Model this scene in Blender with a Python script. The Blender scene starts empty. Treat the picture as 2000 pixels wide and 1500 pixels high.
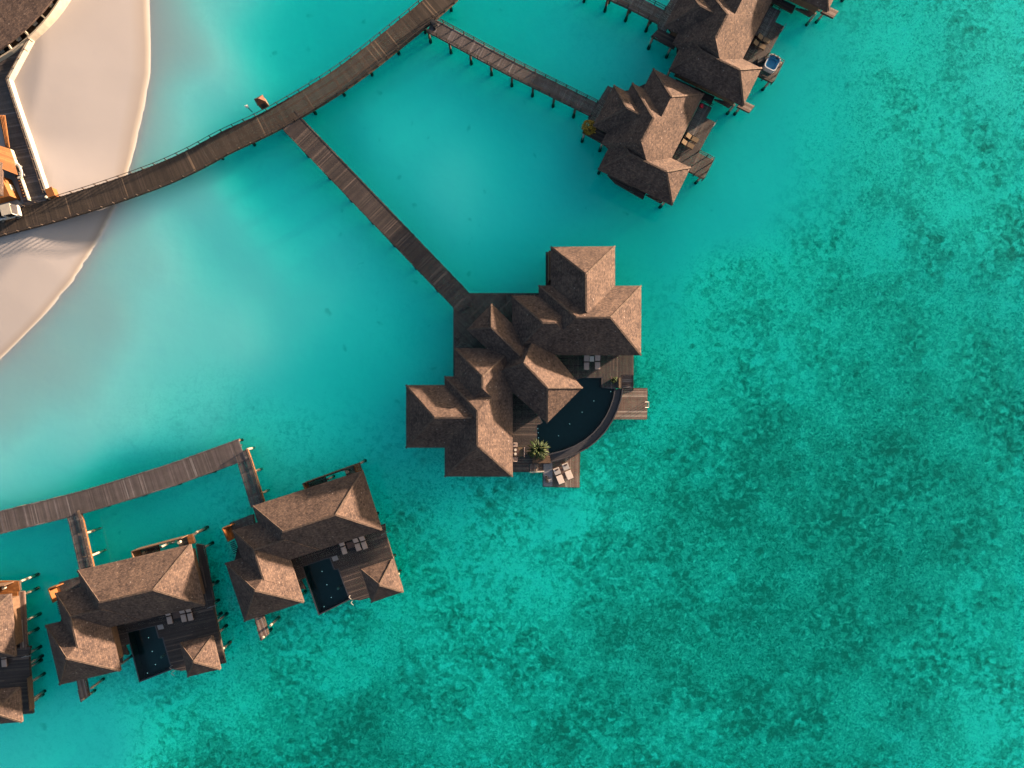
import bpy, bmesh, math, random
from mathutils import Vector, Matrix, noise
random.seed(7)
R = math.radians
SC = bpy.context.scene
COL = SC.collection
# the photograph is a straight-down drone view: pixel (2000x1500) + height -> world point in metres
FPX, CAMH = 1320.0, 90.0
def W(px, py, z):
    k = (CAMH - z) / FPX
    return Vector(((px - 1000) * k, (750 - py) * k, z))
def V2(v): return Vector((v[0], v[1]))

# ------------------------------------------------------------------ node helpers
def new_mat(name):
    m = bpy.data.materials.new(name); m.use_nodes = True
    nt = m.node_tree; nt.nodes.clear()
    out = nt.nodes.new('ShaderNodeOutputMaterial')
    return m, nt, out
class NT:
    def __init__(s, nt): s.t = nt
    def n(s, typ, inp=None, **kw):
        nd = s.t.nodes.new(typ)
        for k, v in kw.items(): setattr(nd, k, v)
        for k, v in (inp or {}).items():
            if isinstance(v, bpy.types.NodeSocket): s.t.links.new(v, nd.inputs[k])
            else: nd.inputs[k].default_value = v
        return nd
    def math(s, op, a, b=0.0, clamp=False):
        return s.n('ShaderNodeMath', {0: a, 1: b}, operation=op, use_clamp=clamp).outputs[0]
    def mix(s, f, a, b, blend='MIX'):
        nd = s.t.nodes.new('ShaderNodeMix'); nd.data_type = 'RGBA'; nd.blend_type = blend
        for i, v in ((0, f), (6, a), (7, b)):
            if isinstance(v, bpy.types.NodeSocket): s.t.links.new(v, nd.inputs[i])
            else: nd.inputs[i].default_value = v if i == 0 else (*v[:3], 1)
        return nd.outputs[2]
    def ramp(s, f, stops, interp='LINEAR'):
        nd = s.t.nodes.new('ShaderNodeValToRGB'); cr = nd.color_ramp; cr.interpolation = interp
        while len(cr.elements) < len(stops): cr.elements.new(0.5)
        for e, (p, c) in zip(cr.elements, stops):
            e.position = p; e.color = (*c[:3], 1) if not isinstance(c, float) else (c, c, c, 1)
        s.t.links.new(f, nd.inputs[0]); return nd.outputs[0]
    def noise(s, vec, scale, detail=3, rough=0.55):
        return s.n('ShaderNodeTexNoise', {'Vector': vec, 'Scale': scale, 'Detail': detail, 'Roughness': rough}).outputs[0]
    def link(s, a, b): s.t.links.new(a, b)
def principled(name, build, rough=0.8, spec=0.3, metal=0.0):
    m, nt, out = new_mat(name); g = NT(nt)
    b = g.n('ShaderNodeBsdfPrincipled', {'Roughness': rough, 'Metallic': metal, 'Specular IOR Level': spec})
    g.link(b.outputs[0], out.inputs[0])
    build(g, b); return m
def simple(name, col, rough=0.7, spec=0.3, var=0.25, scale=6.0, metal=0.0):
    def f(g, b):
        geo = g.n('ShaderNodeNewGeometry')
        n1 = g.noise(geo.outputs['Position'], scale, 4)
        k = g.ramp(n1, [(0.3, 1 - var), (0.7, 1 + var * 0.6)])
        g.link(g.mix(1.0, col, k, 'MULTIPLY'), b.inputs['Base Color'])
    return principled(name, f, rough, spec, metal)

def roof_mat(name, dark, light, speck):
    def f(g, b):
        uv = g.n('ShaderNodeUVMap').outputs[0]
        geo = g.n('ShaderNodeNewGeometry'); pos = geo.outputs['Position']
        br = g.n('ShaderNodeTexBrick', {'Vector': uv, 'Color1': (0, 0, 0, 1), 'Color2': (1, 1, 1, 1), 'Mortar': (0.1, 0.1, 0.1, 1),
             'Scale': 1.0, 'Mortar Size': 0.02, 'Bias': 0.0, 'Brick Width': 0.27, 'Row Height': 0.21}, offset=0.5)
        br2 = g.n('ShaderNodeTexBrick', {'Vector': uv, 'Color1': (0, 0, 0, 1), 'Color2': (1, 1, 1, 1), 'Mortar': (0.3, 0.3, 0.3, 1),
             'Scale': 1.0, 'Mortar Size': 0.0, 'Bias': 0.0, 'Brick Width': 0.23, 'Row Height': 0.13}, offset=0.37)
        s = g.math('ADD', g.math('MULTIPLY', br.outputs[0], 0.36), g.math('MULTIPLY', br2.outputs[0], 0.26))
        n1 = g.noise(pos, 3.0, 5, 0.72); n2 = g.noise(pos, 0.55, 3)
        s = g.math('ADD', s, g.math('MULTIPLY', n1, 0.55))
        s = g.math('ADD', s, g.math('MULTIPLY', g.math('SUBTRACT', n2, 0.18), 0.66))
        mid = tuple((a + c) / 2 for a, c in zip(dark, light))
        c = g.ramp(g.math('MULTIPLY', s, 0.64), [(0.30, dark), (0.53, mid), (0.74, light)])
        vo = g.n('ShaderNodeTexVoronoi', {'Vector': pos, 'Scale': 2.6}, feature='F1')
        rnd = g.n('ShaderNodeSeparateColor', {0: vo.outputs['Color']}).outputs[0]
        sp = g.math('MULTIPLY', g.math('LESS_THAN', vo.outputs['Distance'], 0.2), g.math('GREATER_THAN', rnd, 0.95))
        c = g.mix(g.math('MULTIPLY', sp, 0.55), c, speck)
        st = g.noise(g.n('ShaderNodeMapping', {'Vector': uv, 'Scale': (3.0, 0.25, 1)}).outputs[0], 1.0, 3)
        c = g.mix(1.0, c, g.ramp(st, [(0.3, 0.80), (0.7, 1.12)]), 'MULTIPLY')
        g.link(c, b.inputs['Base Color'])
        h = g.math('ADD', g.math('MULTIPLY', n1, 0.5), g.math('MULTIPLY', br.outputs[0], 0.5))
        bp = g.n('ShaderNodeBump', {'Height': h, 'Strength': 0.55, 'Distance': 0.05})
        g.link(bp.outputs[0], b.inputs['Normal'])
    return principled(name, f, 0.9, 0.1)
def plank_mat(name, stops, rough=0.75):
    def f(g, b):
        geo = g.n('ShaderNodeNewGeometry')
        rnd = geo.outputs['Random Per Island']; pos = geo.outputs['Position']
        n1 = g.noise(pos, 1.3, 4); n2 = g.noise(pos, 0.16, 3); n3 = g.noise(pos, 9.0, 3)
        c = g.ramp(rnd, stops)
        k = g.math('ADD', g.math('MULTIPLY', n1, 0.5), g.math('ADD', g.math('MULTIPLY', n2, 0.7), g.math('MULTIPLY', n3, 0.35)))
        c = g.mix(1.0, c, g.ramp(k, [(0.5, 0.62), (0.78, 1.0), (1.0, 1.35)]), 'MULTIPLY')
        g.link(c, b.inputs['Base Color'])
    return principled(name, f, rough, 0.25)

M = {}
M['roof'] = roof_mat('wood_shingle', (0.025, 0.019, 0.019), (0.089, 0.063, 0.052), (0.195, 0.171, 0.168))
M['ridge'] = simple('ridge_shingle', (0.061, 0.046, 0.039), 0.9, 0.1, 0.35, 3.0)
M['plank'] = plank_mat('weathered_plank', [(0.0, (0.0166, 0.0140, 0.0156)), (0.45, (0.0248, 0.0200, 0.0208)), (0.86, (0.0340, 0.0280, 0.0260)), (0.95, (0.0561, 0.0430, 0.0395)), (1.0, (0.0727, 0.0570, 0.0510))])
M['pierplank'] = plank_mat('brown_pier_plank', [(0.0, (0.019, 0.014, 0.012)), (0.5, (0.024, 0.018, 0.014)), (0.9, (0.032, 0.024, 0.019)), (0.965, (0.040, 0.030, 0.025)), (0.985, (0.084, 0.059, 0.041)), (1.0, (0.094, 0.066, 0.045))])
M['greyplank'] = plank_mat('grey_plank', [(0.0, (0.029, 0.027, 0.029)), (0.5, (0.039, 0.035, 0.037)), (0.93, (0.050, 0.047, 0.049)), (1.0, (0.101, 0.089, 0.086))])
M['lightplank'] = plank_mat('light_boardwalk_plank', [(0.0, (0.0342, 0.0300, 0.0307)), (0.5, (0.0456, 0.0390, 0.0403)), (0.9, (0.0589, 0.0490, 0.0519)), (1.0, (0.0997, 0.0930, 0.0986))])
M['redplank'] = plank_mat('red_brown_plank', [(0.0, (0.0567, 0.0380, 0.0319)), (0.5, (0.0791, 0.0530, 0.0453)), (0.88, (0.1004, 0.0730, 0.0628)), (1.0, (0.1916, 0.1640, 0.1442))])
M['beam'] = simple('dark_timber', (0.030, 0.022, 0.018), 0.7, 0.25, 0.3, 4.0)
M['fascia'] = simple('brown_fascia', (0.060, 0.037, 0.023), 0.75, 0.25, 0.3, 4.0)
M['rail'] = simple('railing_timber', (0.024, 0.017, 0.014), 0.6, 0.3, 0.3, 5.0)
M['wall'] = simple('dark_timber_wall', (0.072, 0.043, 0.027), 0.75, 0.25, 0.3, 3.0)
M['orange'] = plank_mat('orange_timber', [(0.0, (0.088, 0.032, 0.008)), (0.5, (0.118, 0.044, 0.012)), (1.0, (0.153, 0.062, 0.018))])
M['stilt'] = simple('pale_concrete_post', (0.184, 0.161, 0.135), 0.8, 0.2, 0.3, 3.0)
M['footing'] = simple('dark_footing', (0.040, 0.044, 0.040), 0.9, 0.1, 0.3, 3.0)
M['white'] = simple('white_paint', (0.377, 0.362, 0.337), 0.55, 0.35, 0.1, 2.0)
M['cream'] = simple('cream_plaster', (0.255, 0.234, 0.200), 0.75, 0.2, 0.14, 1.5)
M['grey'] = simple('grey_stone', (0.146, 0.146, 0.157), 0.8, 0.2, 0.15, 1.5)
M['tile'] = simple('dark_pool_tile', (0.005, 0.008, 0.011), 0.35, 0.4, 0.4, 2.0)
M['rim'] = simple('charcoal_pool_rim', (0.022, 0.022, 0.027), 0.45, 0.4, 0.3, 2.0)
M['cushion'] = simple('taupe_cushion', (0.244, 0.200, 0.188), 0.9, 0.1, 0.12, 8.0)
M['cream_cushion'] = simple('cream_cushion', (0.371, 0.328, 0.295), 0.9, 0.1, 0.1, 8.0)
M['tan'] = simple('tan_fabric', (0.116, 0.086, 0.056), 0.9, 0.1, 0.15, 8.0)
M['darkwood'] = simple('dark_wood', (0.055, 0.032, 0.026), 0.6, 0.3, 0.2, 5.0)
M['black'] = simple('black_rubber', (0.012, 0.012, 0.014), 0.6, 0.3, 0.2, 5.0)
M['rust'] = simple('rust_painted_timber', (0.052, 0.018, 0.008), 0.7, 0.25, 0.25, 5.0)
M['red'] = simple('red_fabric', (0.36, 0.02, 0.04), 0.9, 0.1, 0.15, 8.0)
M['steel'] = simple('brushed_steel', (0.17, 0.17, 0.17), 0.45, 0.4, 0.1, 5.0, 0.3)
M['leaf'] = plank_mat('green_leaf', [(0.0, (0.004, 0.013, 0.002)), (0.6, (0.009, 0.025, 0.003)), (0.9, (0.023, 0.032, 0.006)), (1.0, (0.050, 0.042, 0.010))], 0.7)
M['yleaf'] = plank_mat('yellow_leaf', [(0.0, (0.074, 0.066, 0.008)), (0.45, (0.191, 0.118, 0.008)), (1.0, (0.404, 0.242, 0.022))], 0.6)
M['spa'] = simple('white_acrylic', (0.343, 0.352, 0.362), 0.25, 0.5, 0.05, 2.0)
M['spa_in'] = simple('blue_acrylic', (0.03, 0.26, 0.40), 0.3, 0.5, 0.3, 1.5)
def lamp_mat():
    m, nt, out = new_mat('pool_lamp'); g = NT(nt)
    e = g.n('ShaderNodeEmission', {'Color': (0.75, 0.95, 1, 1), 'Strength': 0.10}); g.link(e.outputs[0], out.inputs[0]); return m
M['lamp'] = lamp_mat()
def clear_water(name, ior, rough, bump_scale, bump_strength, absorb=None, tint=(1, 1, 1)):
    m, nt, out = new_mat(name); g = NT(nt)
    geo = g.n('ShaderNodeNewGeometry')
    n1 = g.noise(geo.outputs['Position'], bump_scale, 4, 0.6)
    bp = g.n('ShaderNodeBump', {'Height': n1, 'Strength': bump_strength, 'Distance': 0.1})
    # Schlick reflectance, the same from above and below the surface
    cs = g.math('ABSOLUTE', g.n('ShaderNodeVectorMath', {0: geo.outputs['Incoming'], 1: bp.outputs[0]}, operation='DOT_PRODUCT').outputs['Value'])
    x1 = g.math('SUBTRACT', 1.0, cs, True)
    # added grazing reflectance that holds the low sun off the bed below
    gz = g.n('ShaderNodeMapRange', {0: x1, 1: 0.72, 2: 0.90, 3: 0.0, 4: 0.42}, interpolation_type='SMOOTHSTEP').outputs[0]
    fr = g.math('ADD', g.math('ADD', g.math('MULTIPLY', g.math('POWER', x1, 5.0), 0.98), 0.011), gz, True)
    tr = g.n('ShaderNodeBsdfTransparent', {'Color': (*tint, 1)})
    gl = g.n('ShaderNodeBsdfGlossy', {'Color': (1, 1, 1, 1), 'Roughness': rough, 'Normal': bp.outputs[0]})
    mx = g.n('ShaderNodeMixShader', {0: fr, 1: tr.outputs[0], 2: gl.outputs[0]})
    g.link(mx.outputs[0], out.inputs['Surface'])
    if absorb:
        va = g.n('ShaderNodeVolumeAbsorption', {'Color': (*[1 - a / 1.5 for a in absorb], 1), 'Density': 1.5})
        g.link(va.outputs[0], out.inputs['Volume'])
    return m
M['sea'] = clear_water('lagoon_water', 1.33, 0.12, 1.1, 0.12, absorb=(1.44, 0.091, 0.104))
M['tubwater'] = clear_water('tub_water', 1.33, 0.08, 3.0, 0.08, tint=(0.75, 0.95, 1.0))
M['poolwater'] = clear_water('pool_water', 1.33, 0.08, 1.5, 0.05, tint=(0.4, 0.75, 0.75))

def sand_mat():
    def f(g, b):
        geo = g.n('ShaderNodeNewGeometry'); pos = geo.outputs['Position']
        coral = g.n('ShaderNodeAttribute', attribute_name='coral').outputs['Fac']
        zz = g.n('ShaderNodeSeparateXYZ', {0: pos}).outputs[2]
        sand = g.ramp(g.noise(pos, 0.12, 4), [(0.3, (0.180, 0.173, 0.180)), (0.7, (0.192, 0.185, 0.192))])
        under = g.n('ShaderNodeMapRange', {0: zz, 1: 0.10, 2: -0.22, 3: 0.0, 4: 1.0}).outputs[0]
        sand = g.mix(under, sand, (0.71, 0.69, 0.62))  # submerged sand coloured much paler to make up for light lost in the water
        wet = g.ramp(zz, [(0.0, (1.0, 1.0, 1.0)), (0.05, (0.86, 0.80, 0.72)), (0.30, (1, 1, 1))])
        sand = g.mix(1.0, sand, wet, 'MULTIPLY')
        # broken ground: sand holes and pale clumps in a darker algae and coral rubble bed
        warp = g.n('ShaderNodeTexNoise', {'Vector': pos, 'Scale': 0.7, 'Detail': 2}).outputs['Color']
        wp = g.n('ShaderNodeVectorMath', {0: pos, 1: g.n('ShaderNodeVectorMath', {0: warp, 'Scale': 1.6}, operation='SCALE').outputs[0]}, operation='ADD').outputs[0]
        n0 = g.noise(pos, 0.14, 3, 0.6); n1 = g.noise(wp, 1.25, 3, 0.65); n2 = g.noise(wp, 3.0, 4, 0.78); nz = g.noise(pos, 0.07, 2)
        grain = g.ramp(nz, [(0.38, 0.25), (0.62, 0.75)])
        kf = g.math('ADD', g.math('MULTIPLY', n1, g.math('SUBTRACT', 1.0, grain)), g.math('MULTIPLY', n2, grain))
        k = g.math('ADD', g.math('MULTIPLY', kf, 0.78), g.math('MULTIPLY', n0, 0.22))
        th = g.math('ADD', g.math('MULTIPLY', coral, 0.165), 0.405)
        t = g.math('ADD', g.math('MULTIPLY', g.math('SUBTRACT', k, th), 6.2), 0.5, clamp=True)
        bed = g.ramp(t, [(0.0, (0.13, 0.225, 0.155)), (0.35, (0.29, 0.43, 0.31)), (0.7, (0.50, 0.64, 0.48)), (1.0, (0.84, 0.88, 0.70))])
        vs = g.n('ShaderNodeTexVoronoi', {'Vector': wp, 'Scale': 1.15}, feature='F1')
        rs = g.n('ShaderNodeSeparateColor', {0: vs.outputs['Color']}).outputs[1]
        pale = g.math('MULTIPLY', g.math('SUBTRACT', g.math('MULTIPLY', rs, 0.36), vs.outputs['Distance']), 5.0, True)
        pale = g.math('MULTIPLY', pale, g.math('GREATER_THAN', n1, 0.50))
        bed = g.mix(g.math('MULTIPLY', pale, 0.75), bed, (0.84, 0.86, 0.72))
        bed = g.mix(1.0, bed, g.ramp(g.noise(pos, 4.2, 4, 0.8), [(0.36, 0.74), (0.5, 1.0), (0.64, 1.20)]), 'MULTIPLY')
        c = g.mix(g.n('ShaderNodeMapRange', {0: g.math('MULTIPLY', coral, under), 1: 0.04, 2: 0.30, 3: 0.0, 4: 1.0}, interpolation_type='SMOOTHSTEP').outputs[0], sand, bed)
        # scattered small dark spots (sea cucumbers, rocks) on the clean sand
        vo = g.n('ShaderNodeTexVoronoi', {'Vector': wp, 'Scale': 0.42}, feature='F1')
        rnd = g.n('ShaderNodeSeparateColor', {0: vo.outputs['Color']}).outputs[0]
        rad = g.math('MULTIPLY', rnd, 0.22)
        spot = g.math('MULTIPLY', g.math('SUBTRACT', rad, vo.outputs['Distance']), 7.0, True)
        spot = g.math('MULTIPLY', spot, g.math('LESS_THAN', zz, -0.55))
        c = g.mix(g.math('MULTIPLY', spot, 0.30), c, (0.14, 0.20, 0.15))
        g.link(c, b.inputs['Base Color'])
        bp = g.n('ShaderNodeBump', {'Height': g.noise(pos, 0.35, 5), 'Strength': g.math('ADD', g.math('MULTIPLY', under, 0.2), 0.06), 'Distance': 0.25})
        g.link(bp.outputs[0], b.inputs['Normal'])
    return principled('coral_sand', f, 0.95, 0.1)
M['sand'] = sand_mat()

# ------------------------------------------------------------------ mesh builder (world coordinates)
class MB:
    def __init__(s): s.v = []; s.f = []; s.mi = []
    def add(s, vs, fs, mi=0):
        o = len(s.v); s.v += [Vector(v) for v in vs]; s.f += [[o + i for i in f] for f in fs]; s.mi += [mi] * len(fs)
    def prism(s, poly, z0, z1, mi=0):
        n = len(poly); a = [Vector((p[0], p[1], z0)) for p in poly]; b = [Vector((p[0], p[1], z1)) for p in poly]
        area = sum(poly[i][0] * poly[(i + 1) % n][1] - poly[(i + 1) % n][0] * poly[i][1] for i in range(n))
        if area < 0: a.reverse(); b.reverse()
        s.add(a + b, [list(range(n - 1, -1, -1)), list(range(n, 2 * n))] + [[i, (i + 1) % n, n + (i + 1) % n, n + i] for i in range(n)], mi)
    def frame(s, c, size, rz=0.0, mi=0, rx=0.0):
        m = Matrix.Translation(c) @ Matrix.Rotation(rz, 4, 'Z') @ Matrix.Rotation(rx, 4, 'X')
        x, y, z = [d / 2 for d in size]
        vs = [m @ Vector(p) for p in ((-x, -y, -z), (x, -y, -z), (x, y, -z), (-x, y, -z), (-x, -y, z), (x, -y, z), (x, y, z), (-x, y, z))]
        s.add(vs, [[3, 2, 1, 0], [4, 5, 6, 7], [0, 1, 5, 4], [1, 2, 6, 5], [2, 3, 7, 6], [3, 0, 4, 7]], mi)
    def beam(s, p, q, w, h, mi=0):
        p = Vector(p); q = Vector(q); d = (q - p)
        if d.length < 1e-4: return
        d.normalize(); up = Vector((0, 0, 1)) if abs(d.z) < 0.95 else Vector((1, 0, 0))
        sx = d.cross(up).normalized() * (w / 2); sy = sx.cross(d).normalized() * (h / 2)
        vs = [p - sx - sy, p + sx - sy, p + sx + sy, p - sx + sy, q - sx - sy, q + sx - sy, q + sx + sy, q - sx + sy]
        s.add(vs, [[0, 1, 2, 3], [7, 6, 5, 4], [1, 0, 4, 5], [2, 1, 5, 6], [3, 2, 6, 7], [0, 3, 7, 4]], mi)
    def cyl(s, p, q, r, n=10, r2=None, mi=0):
        p = Vector(p); q = Vector(q); d = (q - p).normalized(); r2 = r if r2 is None else r2
        up = Vector((0, 0, 1)) if abs(d.z) < 0.95 else Vector((1, 0, 0))
        a = d.cross(up).normalized(); b = d.cross(a)
        vs = [p + (a * math.cos(t) + b * math.sin(t)) * r for t in [2 * math.pi * i / n for i in range(n)]]
        vs += [q + (a * math.cos(t) + b * math.sin(t)) * r2 for t in [2 * math.pi * i / n for i in range(n)]]
        s.add(vs, [list(range(n)), list(range(2 * n - 1, n - 1, -1))] + [[(i + 1) % n, i, n + i, n + (i + 1) % n] for i in range(n)], mi)
def tag(o, label=None, cat=None, group=None, kind=None):
    if label: o['label'] = label
    if cat: o['category'] = cat
    if group: o['group'] = group
    if kind: o['kind'] = kind
    return o
ORG = {}
def thing(name, label, cat, loc, group=None):
    o = bpy.data.objects.new(name, None); o.empty_display_size = 0.5; COL.objects.link(o)
    o.location = loc; ORG[o.name] = Vector(loc)
    return tag(o, label, cat, group)
def build(name, mb, mat, parent=None, loc=None, smooth=False, bevel=0.0):
    org = ORG[parent.name] if parent else Vector(loc if loc is not None else (0, 0, 0))
    me = bpy.data.meshes.new(name); me.from_pydata([tuple(v - org) for v in mb.v], [], mb.f)
    mats = mat if isinstance(mat, (list, tuple)) else [mat]
    for m in mats: me.materials.append(M[m] if isinstance(m, str) else m)
    if len(mats) > 1: me.polygons.foreach_set('material_index', mb.mi)
    if smooth: me.polygons.foreach_set('use_smooth', [True] * len(me.polygons))
    me.update()
    if bevel:
        b = bmesh.new(); b.from_mesh(me); bmesh.ops.bevel(b, geom=b.edges[:], offset=bevel, segments=2, affect='EDGES'); b.to_mesh(me); b.free()
    o = bpy.data.objects.new(name, me); COL.objects.link(o); ORG[o.name] = org
    if parent: o.parent = parent
    elif loc is not None: o.location = loc
    return o
def kids(o): return [c for c in ALLKIDS.get(o.name, [])] if ALLKIDS else list(o.children)
ALLKIDS = {}
def copy_tree(o, parent=None):
    c = o.copy(); COL.objects.link(c)
    if parent: c.parent = parent
    for ch in list(o.children): copy_tree(ch, c)
    return c
def place(o, T): o.matrix_world = T @ o.matrix_world if False else T @ Matrix.Translation(o.location) @ Matrix.Rotation(o.rotation_euler.z, 4, 'Z'); return o

# ------------------------------------------------------------------ roofs
PITCH = math.tan(R(39.5))
def roof_mesh(name, verts, faces, parent, thick=0.26, mat='roof', caps=None, cuts=5):
    org = ORG[parent.name]
    bm = bmesh.new(); uvl = bm.loops.layers.uv.new('UVMap')
    vs = [bm.verts.new(Vector(v)) for v in verts]; fs = [bm.faces.new([vs[i] for i in f]) for f in faces]
    bm.normal_update()
    for f in fs:
        if f.normal.z < 0: f.normal_flip()
    bm.normal_update(); norms = [f.normal.copy() for f in fs]
    bmesh.ops.subdivide_edges(bm, edges=bm.edges[:], cuts=cuts, use_grid_fill=True)
    for f in bm.faces: f.material_index = 0
    bm.normal_update()
    info = {}
    for f in bm.faces:
        n = max(norms, key=lambda q: q.dot(f.normal)); u = Vector((0, 0, 1)).cross(n)
        u = u.normalized() if u.length > 1e-3 else Vector((1, 0, 0)); w = n.cross(u)
        for l in f.loops: l[uvl].uv = (l.vert.co.dot(u) + 7.3 * n.x, l.vert.co.dot(w) + 3.1 * n.y)
    for v in bm.verts:
        v.co += noise.noise_vector(v.co * 0.9) * Vector((1, 1, 1)).length * 0.018
    top = bm.faces[:]; be = [e for e in bm.edges if len(e.link_faces) == 1]
    low = {}
    for v in list(bm.verts): low[v] = bm.verts.new(v.co - Vector((0, 0, thick)))
    for f in top:
        nf = bm.faces.new([low[v] for v in reversed(f.verts)])
    for e in be:
        l = e.link_loops[0]; a = l.vert; b = l.link_loop_next.vert
        nf = bm.faces.new([b, a, low[a], low[b]])
        for i, lp in enumerate(nf.loops): lp[uvl].uv = (lp.vert.co.x + lp.vert.co.y, lp.vert.co.z)
    for v in bm.verts: v.co -= org
    me = bpy.data.meshes.new(name); bm.to_mesh(me); bm.free(); me.materials.append(M[mat])
    o = bpy.data.objects.new(name, me); COL.objects.link(o); o.parent = parent; ORG[o.name] = org
    if caps:
        mb = MB()
        for a, b in caps:
            a = Vector(verts[a]) + Vector((0, 0, 0.03)); b = Vector(verts[b]) + Vector((0, 0, 0.03)); n = max(2, int((b - a).length / 0.45))
            for i in range(n):
                p = a.lerp(b, i / n); q = a.lerp(b, (i + 0.97) / n)
                mb.beam(p + Vector((0, 0, random.uniform(-.012, .012))), q + Vector((0, 0, .012)), random.uniform(.19, .25), 0.09)
        build('ridge_cap', mb, 'ridge', o)
    return o
RECTS = []
def rect3(a, b, c, z):
    a = W(*a, z); b = W(*b, z); c = W(*c, z)
    u = (b - a); L = u.length; u.normalize(); v = Vector((-u.y, u.x, 0)); w = (c - b).dot(v)
    if w < 0: v = -v; w = -w
    return a, u, v, L, w
NWING = [0]
def hip(parent, a, b, c, z=4.8, walls=None, axis=None, only=None):
    NWING[0] += 1; z = z - 0.013 * (NWING[0] % 6)
    o, u, v, L, w = rect3(a, b, c, z)
    if axis == 'v' or (axis is None and w > L): o, u, v, L, w = o, v, u, w, L
    h = w / 2; rise = h * PITCH
    P = [o, o + u * L, o + u * L + v * w, o + v * w]
    up = Vector((0, 0, rise))
    if L - w > 0.3:
        r0 = o + u * h + v * h + up; r1 = o + u * (L - h) + v * h + up
        vs = P + [r0, r1]; fs = [[0, 1, 5, 4], [1, 2, 5], [2, 3, 4, 5], [3, 0, 4]]; caps = [(4, 5), (0, 4), (3, 4), (1, 5), (2, 5)]
    else:
        r0 = o + u * (L / 2) + v * h + up
        vs = P + [r0]; fs = [[0, 1, 4], [1, 2, 4], [2, 3, 4], [3, 0, 4]]; caps = [(0, 4), (1, 4), (2, 4), (3, 4)]
    if only: caps = [caps[i] for i in only if i < len(caps)]
    if walls is not None: walls.append((o, u, v, L, w, z))
    return roof_mesh('roof', vs, fs, parent, caps=caps)
def walls_of(parent, walls, zb=2.02, inset=0.95):
    mb = MB()
    for i, (o, u, v, L, w, z) in enumerate(walls):
        k = inset + 0.012 * i
        if L < 2 * k + 1 or w < 2 * k + 1: continue
        P = [o + u * k + v * k, o + u * (L - k) + v * k, o + u * (L - k) + v * (w - k), o + u * k + v * (w - k)]
        mb.prism(P, zb - 0.005 * i, z + 0.15 - 0.007 * i)
    return build('wall', mb, 'wall', parent)
# ------------------------------------------------------------------ decks
def intervals(poly, p, d):
    n = Vector((-d.y, d.x)); ts = []
    for i in range(len(poly)):
        a, b = poly[i], poly[(i + 1) % len(poly)]
        da = (a - p).dot(n); db = (b - p).dot(n)
        if (da < 0) != (db < 0):
            q = a.lerp(b, da / (da - db)); ts.append((q - p).dot(d))
    ts.sort(); return list(zip(ts[::2], ts[1::2]))
def planks(mb, poly, d, z, holes=(), width=0.155, gap=0.012, thick=0.05):
    d = V2(d).normalized(); n = Vector((-d.y, d.x)); poly = [V2(p) for p in poly]; holes = [[V2(p) for p in h] for h in holes]
    o = poly[0]; ks = [(p - o).dot(n) for p in poly]; k = min(ks) + width / 2
    while k < max(ks):
        p = o + n * k
        for a, b in intervals(poly, p, d):
            segs = [(a, b)]
            for h in holes:
                for c, e in intervals(h, p, d):
                    segs = [t for s in segs for t in ((s[0], min(s[1], c)), (max(s[0], e), s[1])) if t[1] - t[0] > 0.03]
            for s0, s1 in segs:
                while s1 - s0 > 0.03:
                    L = s1 - s0
                    if L > 4.5: L = random.uniform(2.2, 3.8)
                    c = p + d * (s0 + L / 2)
                    mb.frame(Vector((c.x, c.y, z - thick / 2 + random.uniform(-.004, .004))), (L - 0.008, width - gap, thick), math.atan2(d.y, d.x))
                    s0 += L
        k += width
def fascia(mb, poly, z, h=0.28, w=0.09, closed=True):
    poly = [Vector((p[0], p[1], z)) for p in poly]; n = len(poly)
    for i in range(n if closed else n - 1): mb.beam(poly[i], poly[(i + 1) % n], w, h)
def deck(parent, pix, dpx, z=2.0, holes=(), mat='plank', under=True):
    poly = [W(*p, z) for p in pix]; hs = [[W(*p, z) for p in h] for h in holes]
    mb = MB(); planks(mb, poly, (dpx[0], -dpx[1]), z, hs)
    o = build('deck', mb, mat, parent)
    f = MB(); hv = [[V2(q) for q in h] for h in hs]
    def in_hole(p): return any(sum((a.y > p.y) != (b.y > p.y) and p.x < (b.x - a.x) * (p.y - a.y) / (b.y - a.y) + a.x for a, b in zip(h, h[1:] + h[:1])) % 2 for h in hv)
    for a, b in zip(poly, poly[1:] + poly[:1]):
        n_ = max(1, int((b - a).length / 0.35)) if hv else 1; dz = Vector((0, 0, -.20))
        for i in range(n_):
            p, q = a.lerp(b, i / n_), a.lerp(b, (i + 1) / n_)
            if not (in_hole((p + q) / 2) or in_hole(p) or in_hole(q)): f.beam(p + dz, q + dz, .09, .27)
    if under:
        d = Vector((-dpx[1], -dpx[0])).normalized(); joist = [V2(p) for p in poly]
        mbj = f; n = Vector((-d.y, d.x)); k = min((p - joist[0]).dot(n) for p in joist) + 0.4; km = max((p - joist[0]).dot(n) for p in joist)
        while k < km:
            p = joist[0] + n * k
            for a, b in intervals(joist, p, d):
                segs = [(a, b)]
                for h in hs:
                    for c, e in intervals([V2(q) for q in h], p, d):
                        segs = [t for s in segs for t in ((s[0], min(s[1], c)), (max(s[0], e), s[1])) if t[1] - t[0] > 0.1]
                for a2, b2 in segs:
                    q0 = p + d * (a2 + .05); q1 = p + d * (b2 - .05)
                    f.beam(Vector((q0.x, q0.y, z - 0.165)), Vector((q1.x, q1.y, z - 0.165)), 0.08, 0.2)
            k += 0.9
    build('deck_frame', f, 'beam', o)
    return o
STILT = {}
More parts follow.
